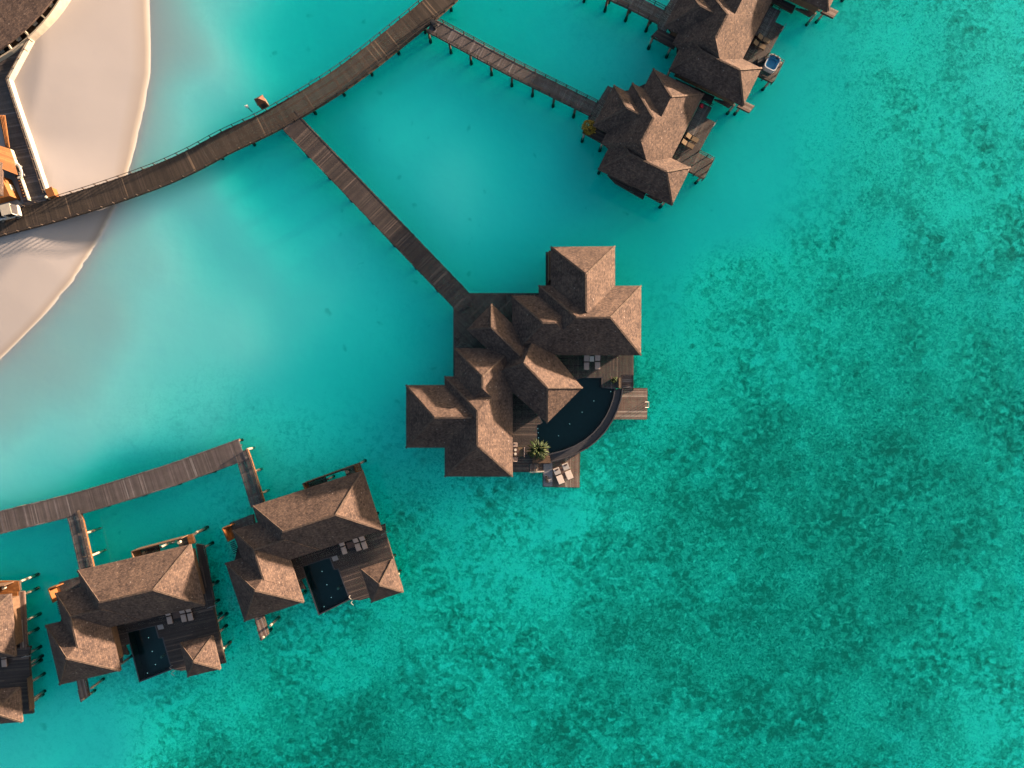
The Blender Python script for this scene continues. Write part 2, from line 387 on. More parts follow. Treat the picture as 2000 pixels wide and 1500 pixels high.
def stilts(parent, pts, ztop=1.72, zbot=-3.2, r=0.15, foot=True, mat='stilt'):
    org = ORG[parent.name]
    key = (round(ztop, 2), round(zbot, 2), r, mat)
    if key not in STILT:
        mb = MB(); mb.cyl((0, 0, zbot), (0, 0, ztop), r, 10); me = bpy.data.meshes.new('stilt'); me.from_pydata([tuple(v) for v in mb.v], [], mb.f); me.materials.append(M[mat])
        mb = MB(); mb.cyl((0, 0, zbot), (0, 0, -0.75), r * 1.7, 10, r * 1.3); mf = bpy.data.meshes.new('footing'); mf.from_pydata([tuple(v) for v in mb.v], [], mb.f); mf.materials.append(M['footing'])
        STILT[key] = (me, mf)
    me, mf = STILT[key]
    for p in pts:
        o = bpy.data.objects.new('stilt', me); COL.objects.link(o); o.parent = parent; o.location = (p[0] - org.x, p[1] - org.y, -org.z)
        if foot:
            q = bpy.data.objects.new('footing', mf); COL.objects.link(q); q.parent = o
def rail_line(parent, pts, z=2.0, h=1.0, spacing=1.45, posts=True, rails=(1.0, 0.55), w=0.06, mat='rail', railname='handrail'):
    """posts and rails along a polyline of world points"""
    org = ORG[parent.name]
    pts = [Vector((p[0], p[1], z)) for p in pts]; mb = MB()
    for rz in rails:
        for a, b in zip(pts[:-1], pts[1:]): mb.beam(a + Vector((0, 0, h * rz)), b + Vector((0, 0, h * rz)), w, w)
    hr = build(railname, mb, mat, parent)
    if posts:
        key = ('post', h, mat)
        if key not in STILT:
            m2 = MB(); m2.frame((0, 0, h / 2 - 0.1), (0.1, 0.1, h + 0.26)); me = bpy.data.meshes.new('railing_post'); me.from_pydata([tuple(v) for v in m2.v], [], m2.f); me.materials.append(M[mat]); STILT[key] = me
        acc = 0.0; nxt = 0.0
        for a, b in zip(pts[:-1], pts[1:]):
            L = (b - a).length
            while nxt <= acc + L + 1e-6:
                p = a.lerp(b, max(0, min(1, (nxt - acc) / L)))
                o = bpy.data.objects.new('railing_post', STILT[key]); COL.objects.link(o); o.parent = parent; o.location = p - org
                o.rotation_euler.z = math.atan2(b.y - a.y, b.x - a.x); nxt += spacing
            acc += L
    return hr
def smooth_line(pts, step=0.6):
    pts = [Vector(p) for p in pts]; out = []
    P = [pts[0] * 2 - pts[1]] + pts + [pts[-1] * 2 - pts[-2]]
    for i in range(1, len(P) - 2):
        a, b, c, d = P[i - 1:i + 3]; n = max(2, int((c - b).length / step))
        for k in range(n):
            t = k / n
            out.append(0.5 * ((2 * b) + (c - a) * t + (2 * a - 5 * b + 4 * c - d) * t * t + (3 * b - a - 3 * c + d) * t ** 3))
    out.append(pts[-1]); return out
def resample(line, step):
    out = [line[0]]; acc = 0; 
    for a, b in zip(line[:-1], line[1:]):
        L = (b - a).length; t = step - acc
        while t <= L: out.append(a.lerp(b, t / L)); t += step
        acc = (acc + L) % step
    return out
def walkway(name, label, cat, pix, width, z=2.0, mat='pierplank', group=None, rails=(True, True), stilt_gap=5.5, postgap=1.45, railh=1.0, foot=True, smooth=True, railz=(1.0, 0.55), fasc='fascia', stiltoff=-0.12, stiltmat='fascia'):
    line = [W(*p, z) for p in pix]
    if smooth: line = smooth_line(line)
    mid = line[len(line) // 2]
    root = thing(name, label, cat, (mid.x, mid.y, z), group)
    def normals(ln):
        ns = []
        for i in range(len(ln)):
            d = (ln[min(i + 1, len(ln) - 1)] - ln[max(i - 1, 0)]); d.z = 0; d.normalize(); ns.append(Vector((-d.y, d.x, 0)))
        return ns
    fine = resample(line, 0.15); ns = normals(fine); h = width / 2
    mb = MB()
    for i in range(len(fine) - 1):
        d = (fine[i + 1] - fine[i]); e = d * 0.08; j = random.uniform(-.03, .03); zz = Vector((0, 0, random.uniform(-.004, .004)))
        q = [fine[i] + ns[i] * (h + j), fine[i] - ns[i] * (h - j), fine[i + 1] - e - ns[i + 1] * (h - j), fine[i + 1] - e + ns[i + 1] * (h + j)]
        q = [p + zz for p in q]; lo = [p - Vector((0, 0, 0.05)) for p in q]
        mb.add(lo + q, [[3, 2, 1, 0], [4, 5, 6, 7], [0, 1, 5, 4], [1, 2, 6, 5], [2, 3, 7, 6], [3, 0, 4, 7]])
    dk = build('deck', mb, mat, root)
    co = resample(line, 1.2) + [line[-1]]; nc = normals(co); f = MB()
    for s in (-1, 1):
        kb = MB()
        for i in range(len(co) - 1):
            off = Vector((0, 0, -0.20))
            f.beam(co[i] + nc[i] * s * (h - .06) + off, co[i + 1] + nc[i + 1] * s * (h - .06) + off, 0.10, 0.28)
            f.beam(co[i] + nc[i] * s * h * .4 + off, co[i + 1] + nc[i + 1] * s * h * .4 + off, 0.12, 0.26)
            kb.beam(co[i] + nc[i] * s * (h - .09) + Vector((0, 0, .0)), co[i + 1] + nc[i + 1] * s * (h - .09) + Vector((0, 0, .0)), 0.12, 0.05)
        build('kerb_board', kb, mat, root)
    build('deck_frame', f, fasc, dk)
    for s, on in ((1, rails[0]), (-1, rails[1])):
        if on: rail_line(root, [p + q * s * (h - .02) for p, q in zip(co, nc)], z, railh, postgap, rails=railz)
    sp = resample(line, stilt_gap); nsn = normals(sp)
    stilts(root, [p + q * s * (h + stiltoff) for p, q in zip(sp, nsn) for s in (-1, 1)], z - 0.3, foot=foot, mat=stiltmat)
    return root

# ------------------------------------------------------------------ ground, water
SHORE = [(300, -80), (297, 60), (299, 150), (289, 220), (270, 300), (243, 390), (205, 465), (152, 550), (92, 620), (32, 682), (-2, 714), (-70, 780), (-500, 1150), (-900, 1150), (-900, -600), (310, -600)]
DEPTH = [(330,100,.12),(400,100,.20),(435,120,.3),(440,190,.6),(490,80,1.45),(560,100,1.8),(650,60,1.9),(350,250,.2),(320,30,.1),(450,20,.4),(400,380,.38),(300,500,.2),(200,600,.14),(100,720,.14),(30,800,.22),(150,760,.3),(0,900,.38),(60,960,.55),(150,850,.5),(250,800,.48),(350,700,.5),(300,600,.5),(450,450,.66),(500,550,.72),(450,650,.6),(400,800,.66),(600,600,.9),(650,500,1.25),(560,380,1.5),(520,310,1.6),(700,650,1.45),(760,760,1.9),(700,850,1.9),(600,850,1.5),(500,830,1.25),(250,980,2.7),(430,1050,2.8),(400,1000,2.0),(100,1070,2.5),(60,1110,2.3),(60,1250,2.3),(640,290,2.7),(520,320,2.2),(720,400,1.75),(800,480,1.9),(860,540,1.9),(800,250,1.3),(760,280,1.1),(880,350,1.0),(900,420,1.0),(980,430,1.5),(960,540,2.4),(1030,520,2.7),(1050,350,1.9),(1050,200,1.9),(950,120,2.1),(800,150,2.0),(1150,330,3.0),(1080,230,2.7),(1150,450,2.2),(1250,430,2.6),(1000,60,2.3),(1350,450,1.9),(1450,350,1.8),(1600,200,1.75),(1750,150,1.55),(1950,100,1.3),(1900,350,1.6),(1600,550,2.1),(1800,700,2.3),(1500,900,2.2),(1700,1000,2.2),(1900,1200,2.0),(1950,1400,1.5),(1600,1400,2.1),(1200,1150,1.9),(1000,1050,1.8),(1100,1350,1.9),(850,1250,1.9),(700,1350,2.2),(600,1430,2.3),(400,1400,1.8),(250,1450,1.3),(100,1440,1.3),(50,1480,1.1),(430,1300,1.9),(860,1050,2.0),(440,1220,2.5),(800,950,2.9),(740,900,2.5),(820,1100,2.3),(1300,700,2.1),(860,660,2.8),(780,800,2.4),(1120,1020,1.7)]  # bed sunk deeper beside villas and jetties so the water darkens like their shade
CORAL = [(300,600,.02),(500,500,.04),(600,700,.05),(850,350,.06),(1000,300,.04),(700,200,.04),(100,900,.04),(400,850,.12),(250,1000,.1),(1000,520,.05),(1250,420,.06),(760,880,.14),(800,950,.22),(740,760,.07),(840,640,.08),(560,880,.16),(1400,600,.36),(1450,650,.46),(1600,700,.52),(1500,900,.84),(1700,900,.78),(1800,800,.62),(1900,600,.46),(1900,200,.30),(1750,300,.34),(1600,300,.2),(1500,300,.08),(1450,200,.04),(1400,400,.06),(1300,600,.13),(1300,800,.42),(1250,950,.68),(1350,1050,.84),(1180,1060,.66),(1105,1010,.12),(1060,1040,.22),(1200,1200,.72),(1400,1250,.68),(1600,1200,.84),(1700,1050,.78),(1900,1000,.58),(1950,1250,.44),(1950,1430,.32),(1750,1400,.6),(1500,1420,.68),(1300,1400,.64),(1100,1400,.68),(950,1300,.66),(900,1450,.6),(700,1420,.8),(550,1430,.74),(400,1470,.66),(310,1400,.2),(200,1450,.1),(60,1470,.1),(500,1330,.22),(600,1280,.32),(750,1250,.38),(850,1150,.40),(850,1050,.34),(930,1000,.24),(1000,1100,.26),(850,1300,.56),(1280,480,.06),(1000,960,.42),(660,1200,.42),(60,1150,.1)]
def shepard(tab, x, y, p=4.0, e=3600.0):
    s = t = 0.0
    for a, b, v in tab:
        d = ((x - a) ** 2 + (y - b) ** 2 + e) ** (-p / 2); s += d * v; t += d
    return s / t
def shore_dist(x, y):
    best = 1e18; inside = False; n = len(SHORE)
    for i in range(n):
        ax, ay = SHORE[i]; bx, by = SHORE[(i + 1) % n]
        dx, dy = bx - ax, by - ay; t = max(0, min(1, ((x - ax) * dx + (y - ay) * dy) / (dx * dx + dy * dy)))
        best = min(best, (x - ax - t * dx) ** 2 + (y - ay - t * dy) ** 2)
        if (ay > y) != (by > y) and x < (bx - ax) * (y - ay) / (by - ay) + ax: inside = not inside
    d = math.sqrt(best); return -d if inside else d
def ground_z(X, Y):
    x = 1000 + X * FPX / (CAMH + 1); y = 750 - Y * FPX / (CAMH + 1)
    d = shore_dist(x, y) / 14.5
    d += 0.05 * noise.noise(Vector((X * 0.12, Y * 0.12, 1.0)))
    bl = max(0, min(1, (y - 270) / 170)); bl = bl * bl * (3 - 2 * bl)
    if d < 0: return min(1.5 + 0.12 * bl, 0.05 * (1 - math.exp(d / 2.0)) - d * (0.11 + 0.13 * bl)) + 0.05 * noise.noise(Vector((X * .1, Y * .1, 0)))
    dep = shepard(DEPTH, x, y, 5.0, 9000.0) * 0.68
    dep *= 0.62 + 0.38 * min(1, dep / 0.95)
    dep = min(dep, 2.2) * (1 - math.exp(-d / 1.6))
    return -dep + 0.10 * min(1, d / 6) * noise.noise(Vector((X * .08, Y * .08, 5)))
def axis(lo, hi, step):
    c = []; v = -lo
    a = [-3000, -1400, -700, -420, -260, -170, -120, -95]; 
    k = lo
    while k <= hi: c.append(k); k += step
    return [q for q in a if q < lo - 2] + c + [-q for q in reversed(a) if -q > hi + 2]
def terrain():
    xs = axis(-78, 78, 0.6); ys = axis(-60, 60, 0.6); nx, ny = len(xs), len(ys)
    co = []; cor = []
    for y in ys:
        for x in xs:
            xx = max(-95, min(95, x)); yy = max(-75, min(75, y))
            co.append(Vector((x, y, ground_z(xx, yy))))
            cor.append(shepard(CORAL, 1000 + xx * FPX / (CAMH + 2), 750 - yy * FPX / (CAMH + 2), 4.0))
    def part(name, keep):
        idx = {}; vs = []; fs = []; at = []
        for j in range(ny - 1):
            for i in range(nx - 1):
                q = [j * nx + i, j * nx + i + 1, (j + 1) * nx + i + 1, (j + 1) * nx + i]
                if keep(max(co[k].z for k in q)):
                    f = []
                    for k in q:
                        if k not in idx: idx[k] = len(vs); vs.append(tuple(co[k])); at.append(cor[k])
                        f.append(idx[k])
                    fs.append(f)
        me = bpy.data.meshes.new(name); me.from_pydata(vs, [], fs); me.materials.append(M['sand'])
        me.polygons.foreach_set('use_smooth', [True] * len(fs))
        a = me.attributes.new('coral', 'FLOAT', 'POINT'); a.data.foreach_set('value', at)
        o = bpy.data.objects.new(name, me); COL.objects.link(o); o['kind'] = 'structure'
    part('beach', lambda z: z > 0.0); part('seabed', lambda z: z <= 0.0)
    mb = MB(); mb.prism([(-2990, -2990), (2990, -2990), (2990, 2990), (-2990, 2990)], -6, 0.0)
    o = build('water', mb, 'sea'); o['kind'] = 'structure'
terrain()

# ------------------------------------------------------------------ furniture
def lounger(label, c, rz, z, cush='cushion', group='sun loungers on the villa decks', L=1.95, w=0.68, pillow=None):
    """head end points along +Y of its own frame"""
    root = thing('sun_lounger', label, 'sun lounger', (c[0], c[1], z), group)
    o = Vector((c[0], c[1], 0)); rot = Matrix.Rotation(rz, 4, 'Z')
    def P(x, y, zz): q = rot @ Vector((x, y, 0)); return Vector((o.x + q.x, o.y + q.y, z + zz))
    f = MB()
    for s in (-1, 1): f.beam(P(s * (w / 2 - .04), -L / 2, .24), P(s * (w / 2 - .04), L / 2, .24), .06, .08)
    for y in (-L / 2 + .03, 0, L / 2 - .03): f.beam(P(-w / 2 + .04, y, .235), P(w / 2 - .04, y, .235), .05, .06)
    build('frame', f, 'darkwood', root)
    for sx in (-1, 1):
        for sy in (-1, 1):
            m = MB(); m.beam(P(sx * (w / 2 - .05), sy * (L / 2 - .15), .2), P(sx * (w / 2 - .05), sy * (L / 2 - .15), 0), .06, .06); build('leg', m, 'darkwood', root)
    m = MB(); m.frame(P(0, -.24 * L - .02, .33), (w, L * .49, .11), rz); build('seat_cushion', m, cush, root, bevel=.025)
    m = MB(); m.frame(P(0, .27 * L, .45), (w, L * .42, .10), rz, rx=R(22)); build('back_cushion', m, cush, root, bevel=.025)
    if pillow:
        m = MB(); m.frame(P(0.02, .36 * L, .60), (w * .55, .22, .10), rz, rx=R(22)); build('pillow', m, pillow, root, bevel=.03)
    return root
def table(label, c, z, size, mat='white', rz=0.0, h=0.42):
    root = thing('side_table', label, 'table', (c[0], c[1], z)); 
    m = MB(); m.frame((c[0], c[1], z + h), (size[0], size[1], .05), rz); build('table_top', m, mat, root)
    rot = Matrix.Rotation(rz, 4, 'Z')
    for sx in (-1, 1):
        for sy in (-1, 1):
            q = rot @ Vector((sx * (size[0] / 2 - .06), sy * (size[1] / 2 - .06), 0)); m = MB(); m.frame((c[0] + q.x, c[1] + q.y, z + (h - .025) / 2), (.05, .05, h - .025), rz); build('leg', m, mat, root)
    return root
def chair(label, c, z, rz, mat='white', group=None, s=1.0):
    root = thing('chair', label, 'chair', (c[0], c[1], z), group); rot = Matrix.Rotation(rz, 4, 'Z')
    def P(x, y, zz): q = rot @ Vector((x * s, y * s, 0)); return Vector((c[0] + q.x, c[1] + q.y, z + zz))
    m = MB(); m.frame(P(0, 0, .43), (.52 * s, .52 * s, .08), rz); build('seat', m, mat, root, bevel=.02)
    m = MB(); m.frame(P(0, .25, .68), (.52 * s, .07, .46), rz); build('backrest', m, mat, root, bevel=.02)
    for sx in (-1, 1):
        m = MB(); m.frame(P(sx * .26, 0, .6), (.06, .5 * s, .05), rz); build('armrest', m, mat, root)
        for sy in (-1, 1):
            m = MB(); m.beam(P(sx * .22, sy * .22, 0), P(sx * .22, sy * .22, .4), .05, .05); build('leg', m, 'darkwood', root)
    return root
def bush(name, label, c, z, r, h, mat, n=420, frond=False, leaf=.16):
    root = thing(name, label, 'plant', (c[0], c[1], z)); mb = MB(); st = MB()
    if frond:
        for k in range(n):
            a = random.uniform(0, 2 * math.pi); L = r * random.uniform(.3, 1.08); lift = random.uniform(.5, 1.3) * h; d = Vector((math.cos(a), math.sin(a), 0)); s = Vector((-d.y, d.x, 0))
            base = Vector((c[0], c[1], z + .2)) + d * random.uniform(0, .25); pr = None
            for i in range(7):
                t = i / 6; p = base + d * L * t + Vector((0, 0, lift * (t * 1.6 - t * t * 1.5)))
                wd = leaf * (math.sin(math.pi * min(1, t * .9 + .08)) + .08)
                cur = (p - s * wd, p + s * wd, p + Vector((0, 0, .04)))
                if pr: mb.add([pr[0], pr[2], pr[1], cur[1], cur[2], cur[0]], [[0, 1, 4, 5], [1, 2, 3, 4]])
                pr = cur
    else:
        for k in range(n):
            th = random.uniform(0, 2 * math.pi); ph = math.acos(random.uniform(-.5, 1)); rr = random.uniform(.45, 1.0) ** .5 * (1 + .25 * noise.noise(Vector((math.cos(th) * 1.5, math.sin(th) * 1.5, ph))))
            p = Vector((c[0] + r * rr * math.sin(ph) * math.cos(th), c[1] + r * rr * math.sin(ph) * math.sin(th), z + h * .5 + h * .5 * rr * math.cos(ph)))
            q = Matrix.Rotation(random.uniform(0, 6.28), 4, 'Z') @ Matrix.Rotation(random.uniform(-.9, .9), 4, 'X'); l = leaf * random.uniform(.6, 1.3)
            mb.add([p + (q @ Vector(v)) * l for v in ((-.5, 0, 0), (0, -.28, .05), (.6, 0, 0), (0, .28, .05))], [[0, 1, 2, 3]])
    for k in range(6):
        a = k * 1.05; st.cyl((c[0], c[1], z), (c[0] + math.cos(a) * r * .5, c[1] + math.sin(a) * r * .5, z + h * .6), .025, 6, .012)
    build('leaves', mb, mat, root); build('stem', st, 'darkwood', root)
    m = MB(); m.cyl((c[0], c[1], z), (c[0], c[1], z + .25), .26, 14, .32); build('pot', m, 'darkwood', root)
    return root

# ------------------------------------------------------------------ pool builder
def pool(parent, water_pix, outer_pix=None, z=2.0, depth=1.2, lights=(), zl=None, rimw=0.16):
    zw = z - .06
    wp = [W(*p, zw) for p in water_pix]; n = len(wp)
    area = sum(wp[i].x * wp[(i + 1) % n].y - wp[(i + 1) % n].x * wp[i].y for i in range(n))
    if area < 0: wp.reverse()
    mb = MB()
    mb.add([Vector((p.x, p.y, z - depth)) for p in wp], [list(range(n))])
    for i in range(n):
        a, b = wp[i], wp[(i + 1) % n]
        mb.add([Vector((a.x, a.y, z - depth)), Vector((b.x, b.y, z - depth)), Vector((b.x, b.y, z)), Vector((a.x, a.y, z))], [[3, 2, 1, 0]])
    # outer shell
    cen = sum(wp, Vector()) / n
    def off(i, k):
        a, b, c = wp[i - 1], wp[i], wp[(i + 1) % n]
        e1 = (b - a).normalized(); e2 = (c - b).normalized(); n1 = Vector((e1.y, -e1.x, 0)); n2 = Vector((e2.y, -e2.x, 0)); m = (n1 + n2)
        m = m / max(.35, m.length_squared / 2) if m.length > 1e-3 else n1
        return b + m * k
    ow = [off(i, rimw) for i in range(n)]
    for i in range(n):
        j = (i + 1) % n
        mb.add([Vector((wp[i].x, wp[i].y, z)), Vector((wp[j].x, wp[j].y, z)), Vector((ow[j].x, ow[j].y, z)), Vector((ow[i].x, ow[i].y, z))], [[3, 2, 1, 0]], 1)
        mb.add([Vector((ow[i].x, ow[i].y, z)), Vector((ow[j].x, ow[j].y, z)), Vector((ow[j].x, ow[j].y, z - depth - .2)), Vector((ow[i].x, ow[i].y, z - depth - .2))], [[3, 2, 1, 0]], 1)
    mb.add([Vector((p.x, p.y, z - depth - .2)) for p in ow], [list(range(n - 1, -1, -1))], 1)
    po = build('pool', mb, ['tile', 'rim'], parent)
    m = MB(); m.add([Vector((p.x, p.y, zw)) for p in wp], [list(range(n))]); build('pool_water', m, 'poolwater', po)
    for lx, ly in lights:
        p = W(lx, ly, z - depth + .05); m = MB(); m.cyl(p - Vector((0, 0, .04)), p + Vector((0, 0, .03)), .043, 10); build('pool_light', m, 'lamp', po)
    return po

# ================================================================== MAIN VILLA
ve = 4.8
mv = thing('overwater_villa', 'largest timber villa with mirrored roof wings around a dark quarter-round pool', 'villa', W(1030, 740, 2.0))
wl = []
hip(mv, (1052, 557.5), (1252.5, 558), (1251, 694), ve, wl, only=(0, 1, 3, 4))               # east-west wing
hip(mv, (1000, 577), (1140, 577), (1140, 693.5), ve, wl, only=(0, 1, 2))                   # low wing west of it
hip(mv, (1075.5, 482), (1201, 481), (1200.5, 676), ve, wl, only=(0, 1, 2))                 # north wing
hip(mv, (868.5, 735), (1001.5, 735), (1000, 931), ve, wl, only=(0, 1, 3, 4))                  # south wing
hip(mv, (888, 680), (1001, 680), (1001, 815), ve, wl, only=(0, 1, 2))                      # low wing north of it
hip(mv, (793, 752), (985, 752), (985, 874.5), ve, wl, only=(0, 1, 2))                      # west wing
hip(mv, (912, 643.5), (960.5, 593.5), (1062, 697), ve, wl, only=(0, 1, 2))                 # entrance wing
def z_(px, py, z): return tuple(W(px, py, z))
roof_mesh('roof', [z_(961, 731, ve - .03), z_(1047, 648, ve - .03), z_(1138, 757, ve - .03), z_(1068.5, 826.5, ve - .03), z_(1024, 710, 8.05), z_(1069, 757, 7.55)],
          [[0, 1, 4], [1, 2, 5, 4], [2, 3, 5], [3, 0, 4, 5]], mv, caps=[(0, 4), (1, 4), (2, 5), (3, 5), (4, 5)])
walls_of(mv, wl)
mw = MB(); mw.prism([W(p[0], p[1], 2) for p in ((985, 730), (1045, 672), (1120, 752), (1065, 805))], 1.99, 4.9); build('wall', mw, 'wall', mv)
PW = [(1138, 738), (1175, 738), (1175, 757), (1200, 760), (1197, 778), (1191, 795), (1183, 812), (1172, 829), (1158, 845), (1141, 859), (1122, 870), (1100, 879), (1073, 886), (1069, 866), (1049, 865), (1049, 830), (1060, 826), (1053, 812), (1126, 741.5)]
POUT = [(1138, 738), (1175, 738), (1175, 757), (1214.5, 759), (1211, 780), (1204, 801), (1194, 822), (1180, 843), (1164, 860), (1146, 874), (1124, 885), (1100, 894), (1074.5, 901), (1069, 866), (1049, 865), (1049, 830), (1060, 826), (1051, 812), (1125, 740)]
pool(mv, PW, depth=1.3, lights=[(1160, 783), (1137, 805), (1113, 828), (1091, 851), (1193, 764.5), (1050.5, 837.5), (1051.5, 845), (1052, 855)])
# overflow channel outside the curved rim
oc = MB(); inn = [W(*p, 1.2) for p in PW[3:13]]; out = [W(*p, 1.2) for p in POUT[3:13]]
for i in range(len(inn) - 1):
    a, b, c, d = inn[i], inn[i + 1], out[i + 1], out[i]
    oc.add([a, b, c, d], [[0, 1, 2, 3]])
    for zz in (0,): oc.add([d, c, c + Vector((0, 0, .35)), d + Vector((0, 0, .35))], [[0, 1, 2, 3]])
    n1 = (c - b).normalized() * .14; n0 = (d - a).normalized() * .14; up = Vector((0, 0, .35))
    oc.add([d + up, c + up, c + n1 + up, d + n0 + up], [[0, 1, 2, 3]]); oc.add([d + n0 + up, c + n1 + up, c + n1 - up * 2, d + n0 - up * 2], [[0, 1, 2, 3]])
build('overflow_channel', oc, 'rim', mv)
deck(mv, [(915, 573), (1062, 573), (1062, 690), (960, 742), (886, 742), (886, 600)], (.7, -.7), 2.0, mat='plank')
deck(mv, [(1062.8, 640), (1237, 640), (1237, 732), (1213.5, 732), (1213.5, 760), (1090, 757), (1062.8, 735)], (0, 1), 2.0, [POUT], mat='plank')
deck(mv, [(1000, 742.8), (1062, 742.8), (1090, 775), (1074, 905.5), (1000, 905.5)], (1, 0), 2.0, [POUT], mat='plank')
deck(mv, [(1001, 906.2), (1034, 906.2), (1034, 921.5), (1001, 921.5)], (1, 0), 1.85, mat='plank')
pf = MB()
for (x0, y0, x1, y1) in ((802, 760, 995, 866), (878, 745, 998.5, 924), (1066, 492, 1192, 639), (886, 742.6, 999, 760)):
    pf = MB(); pf.prism([W(x0, y0, 1.95), W(x1, y0, 1.95), W(x1, y1, 1.95), W(x0, y1, 1.95)], 1.62 + .0001 * (x0 % 97), 1.94 + .0002 * (x0 % 97)); build('platform', pf, 'beam', mv)
deck(mv, [(1060.5, 893), (1132.5, 884), (1131.5, 952), (1060.5, 950.5)], (0, 1), 1.0, mat='redplank')
deck(mv, [(1215, 758.5), (1264.5, 758.5), (1263.5, 819), (1199, 818)], (1, 0), 1.0, mat='redplank')
st = MB()
for i in range(7):
    y = 734 + i * 3.7; z = 1.9 - i * .135; a = W(1214.5, y, z); b = W(1236, y, z); st.beam(a, b, .2, .05)
st.beam(W(1225.5, 733, 1.83), W(1225.5, 760, .83), 1.4, .04); st.beam(W(1214.5, 732, 1.95), W(1214.5, 762, .95), .06, .22); st.beam(W(1236.5, 732, 1.95), W(1236.5, 762, .95), .06, .22)
build('stair', st, 'redplank', mv)
st = MB()
for i in range(6):
    x = 1037 + i * 4.2; z = 1.78 - i * .13; st.beam(W(x, 906.5, z), W(x, 920.5, z), .2, .05)
st.beam(W(1035, 913.5, 1.72), W(1061, 913.5, .86), .9, .04); st.beam(W(1035, 906, 1.82), W(1061, 906, .98), .06, .2); 
build('stair', st, 'redplank', mv)
m = MB(); m.beam(W(1034, 922.5, 1.9), W(1063, 920.8, 1.9), .14, .16); build('kerb_board', m, 'cream', mv)
m = MB(); m.prism([W(*p, 2.3) for p in ((1040, 891), (1074, 891), (1076, 904.5), (1040, 904.5))], 2.005, 2.35); build('planter_wall', m, 'fascia', mv)
m = MB(); m.prism([W(*p, 2.3) for p in ((1208.5, 738), (1211.5, 738), (1211.5, 757.5), (1208.5, 757.5))], 2.005, 2.4); build('planter_wall', m, 'tan', mv)
m = MB(); m.prism([W(*p, 1.0) for p in ((1061.5, 904), (1079, 904), (1079, 949.5), (1061.5, 949.5))], 1.006, 1.03); build('stone_mat', m, 'grey', mv)
m = MB()
for y in (785, 795.5):
    a = W(1258, y, 1.0); m.cyl(a, a + Vector((0, 0, .7)), .035, 8); m.cyl(a + Vector((0, 0, .7)), a + Vector((.5, 0, .5)), .035, 8); m.cyl(a + Vector((.5, 0, .5)), a + Vector((.62, 0, -1.0)), .035, 8)
for i in range(4): m.beam(W(1267, 785, .8 - .3 * i), W(1267, 795.5, .8 - .3 * i), .14, .04)
build('bathing_ladder', m, 'steel', mv)
for a, b in (((886, 640), (886, 740)), ((918, 573), (1062, 573))): m = MB(); m.beam(W(*a, 2.7), W(*b, 2.7), .05, .05); build('handrail', m, 'rail', mv)
m = MB(); m.prism([W(*p, 2.0) for p in ((1070, 496), (1074, 496), (1074, 552), (1070, 552))], 1.6, 4.2); build('screen_wall', m, 'wall', mv)
pts = [W(x, y, 1.7) for x, y in ((889, 605), (889, 660), (889, 715), (920, 577), (985, 577), (1040, 577), (1083, 492), (1190, 492), (1190, 545), (1240, 568), (1240, 640), (1233, 690), (1233, 728), (1110, 560), (803, 763), (803, 815), (803, 864), (850, 864), (878, 920), (935, 920), (990, 920), (1030, 917), (1120, 640), (1150, 700), (1100, 600), (940, 850), (930, 700), (1000, 650), (1050, 620), (870, 763))]
stilts(mv, pts)
stilts(mv, [W(x, y, .7) for x, y in ((1064, 947), (1128, 948), (1128, 893), (1064, 900), (1260, 762), (1260, 815), (1205, 814))], 0.72)
# things on it
lounger('taupe lounger left of the white table below the east roof', W(1145, 708, 2), 0, 2.0)
lounger('taupe lounger right of the white table below the east roof', W(1166.5, 707, 2), 0, 2.0)
table('white square side table between the two taupe loungers under the east eave', W(1156, 701, 2.4), 2.0, (.56, .68))
lounger('left cream cushioned lounger on the lower sun deck, beside the grey mat', W(1091, 928, 1), R(22), 1.0, 'cream_cushion', L=2.3, w=.82, pillow='darkwood')
lounger('right cream cushioned lounger on the lower sun deck, nearer the deck edge', W(1108, 919, 1), R(22), 1.0, 'cream_cushion', L=2.3, w=.82, pillow='darkwood')
m = MB(); d = Vector((math.sin(R(22)) * -1, math.cos(R(22)), 0)); c0 = W(1100, 924, 1.0); 
bt = thing('low_table', 'narrow dark low table between the two cream loungers', 'table', c0); m.frame(c0 + Vector((0, 0, .3)), (.32, 1.5, .05), R(22)); build('table_top', m, 'darkwood', bt)
for s in (-1, 1): m = MB(); m.frame(c0 + d * s * .6 + Vector((0, 0, .135)), (.28, .05, .27), R(22)); build('leg', m, 'darkwood', bt)
for k, (x, y) in enumerate(((1067, 933), (1068.5, 939))):
    c = W(x, y, 1.03); m = MB()
    m.cyl(c, c + Vector((0, 0, .16)), .17, 14, .24); m.cyl(c + Vector((0, 0, .16)), c + Vector((0, 0, .4)), .24, 14, .19)
    o = build('lantern_pot', m, 'black', loc=c, smooth=False); tag(o, ['upper black round pot on the grey mat of the sun deck', 'lower black round pot on the grey mat of the sun deck'][k], 'pot', 'black pots on the grey mat')
c = W(1075, 938, 1.03); m = MB(); m.frame(c + Vector((0, 0, .2)), (.5, .4, .05), .1); m.frame(c + Vector((0, 0, .09)), (.3, .25, .18), .1); tag(build('stool', m, 'grey', loc=c), 'small pale grey stool beside the two black pots', 'stool')
dt = thing('dining_table', 'round dark dining table half under the south roof with two white plates', 'table', W(1006.5, 882, 2))
c = W(1006.5, 882, 2.0); m = MB(); m.cyl(c + Vector((0, 0, .70)), c + Vector((0, 0, .74)), .55, 24); build('table_top', m, 'darkwood', dt); m = MB(); m.cyl(c, c + Vector((0, 0, .7)), .07, 10); m.cyl(c, c + Vector((0, 0, .04)), .3, 14); build('pedestal', m, 'darkwood', dt)
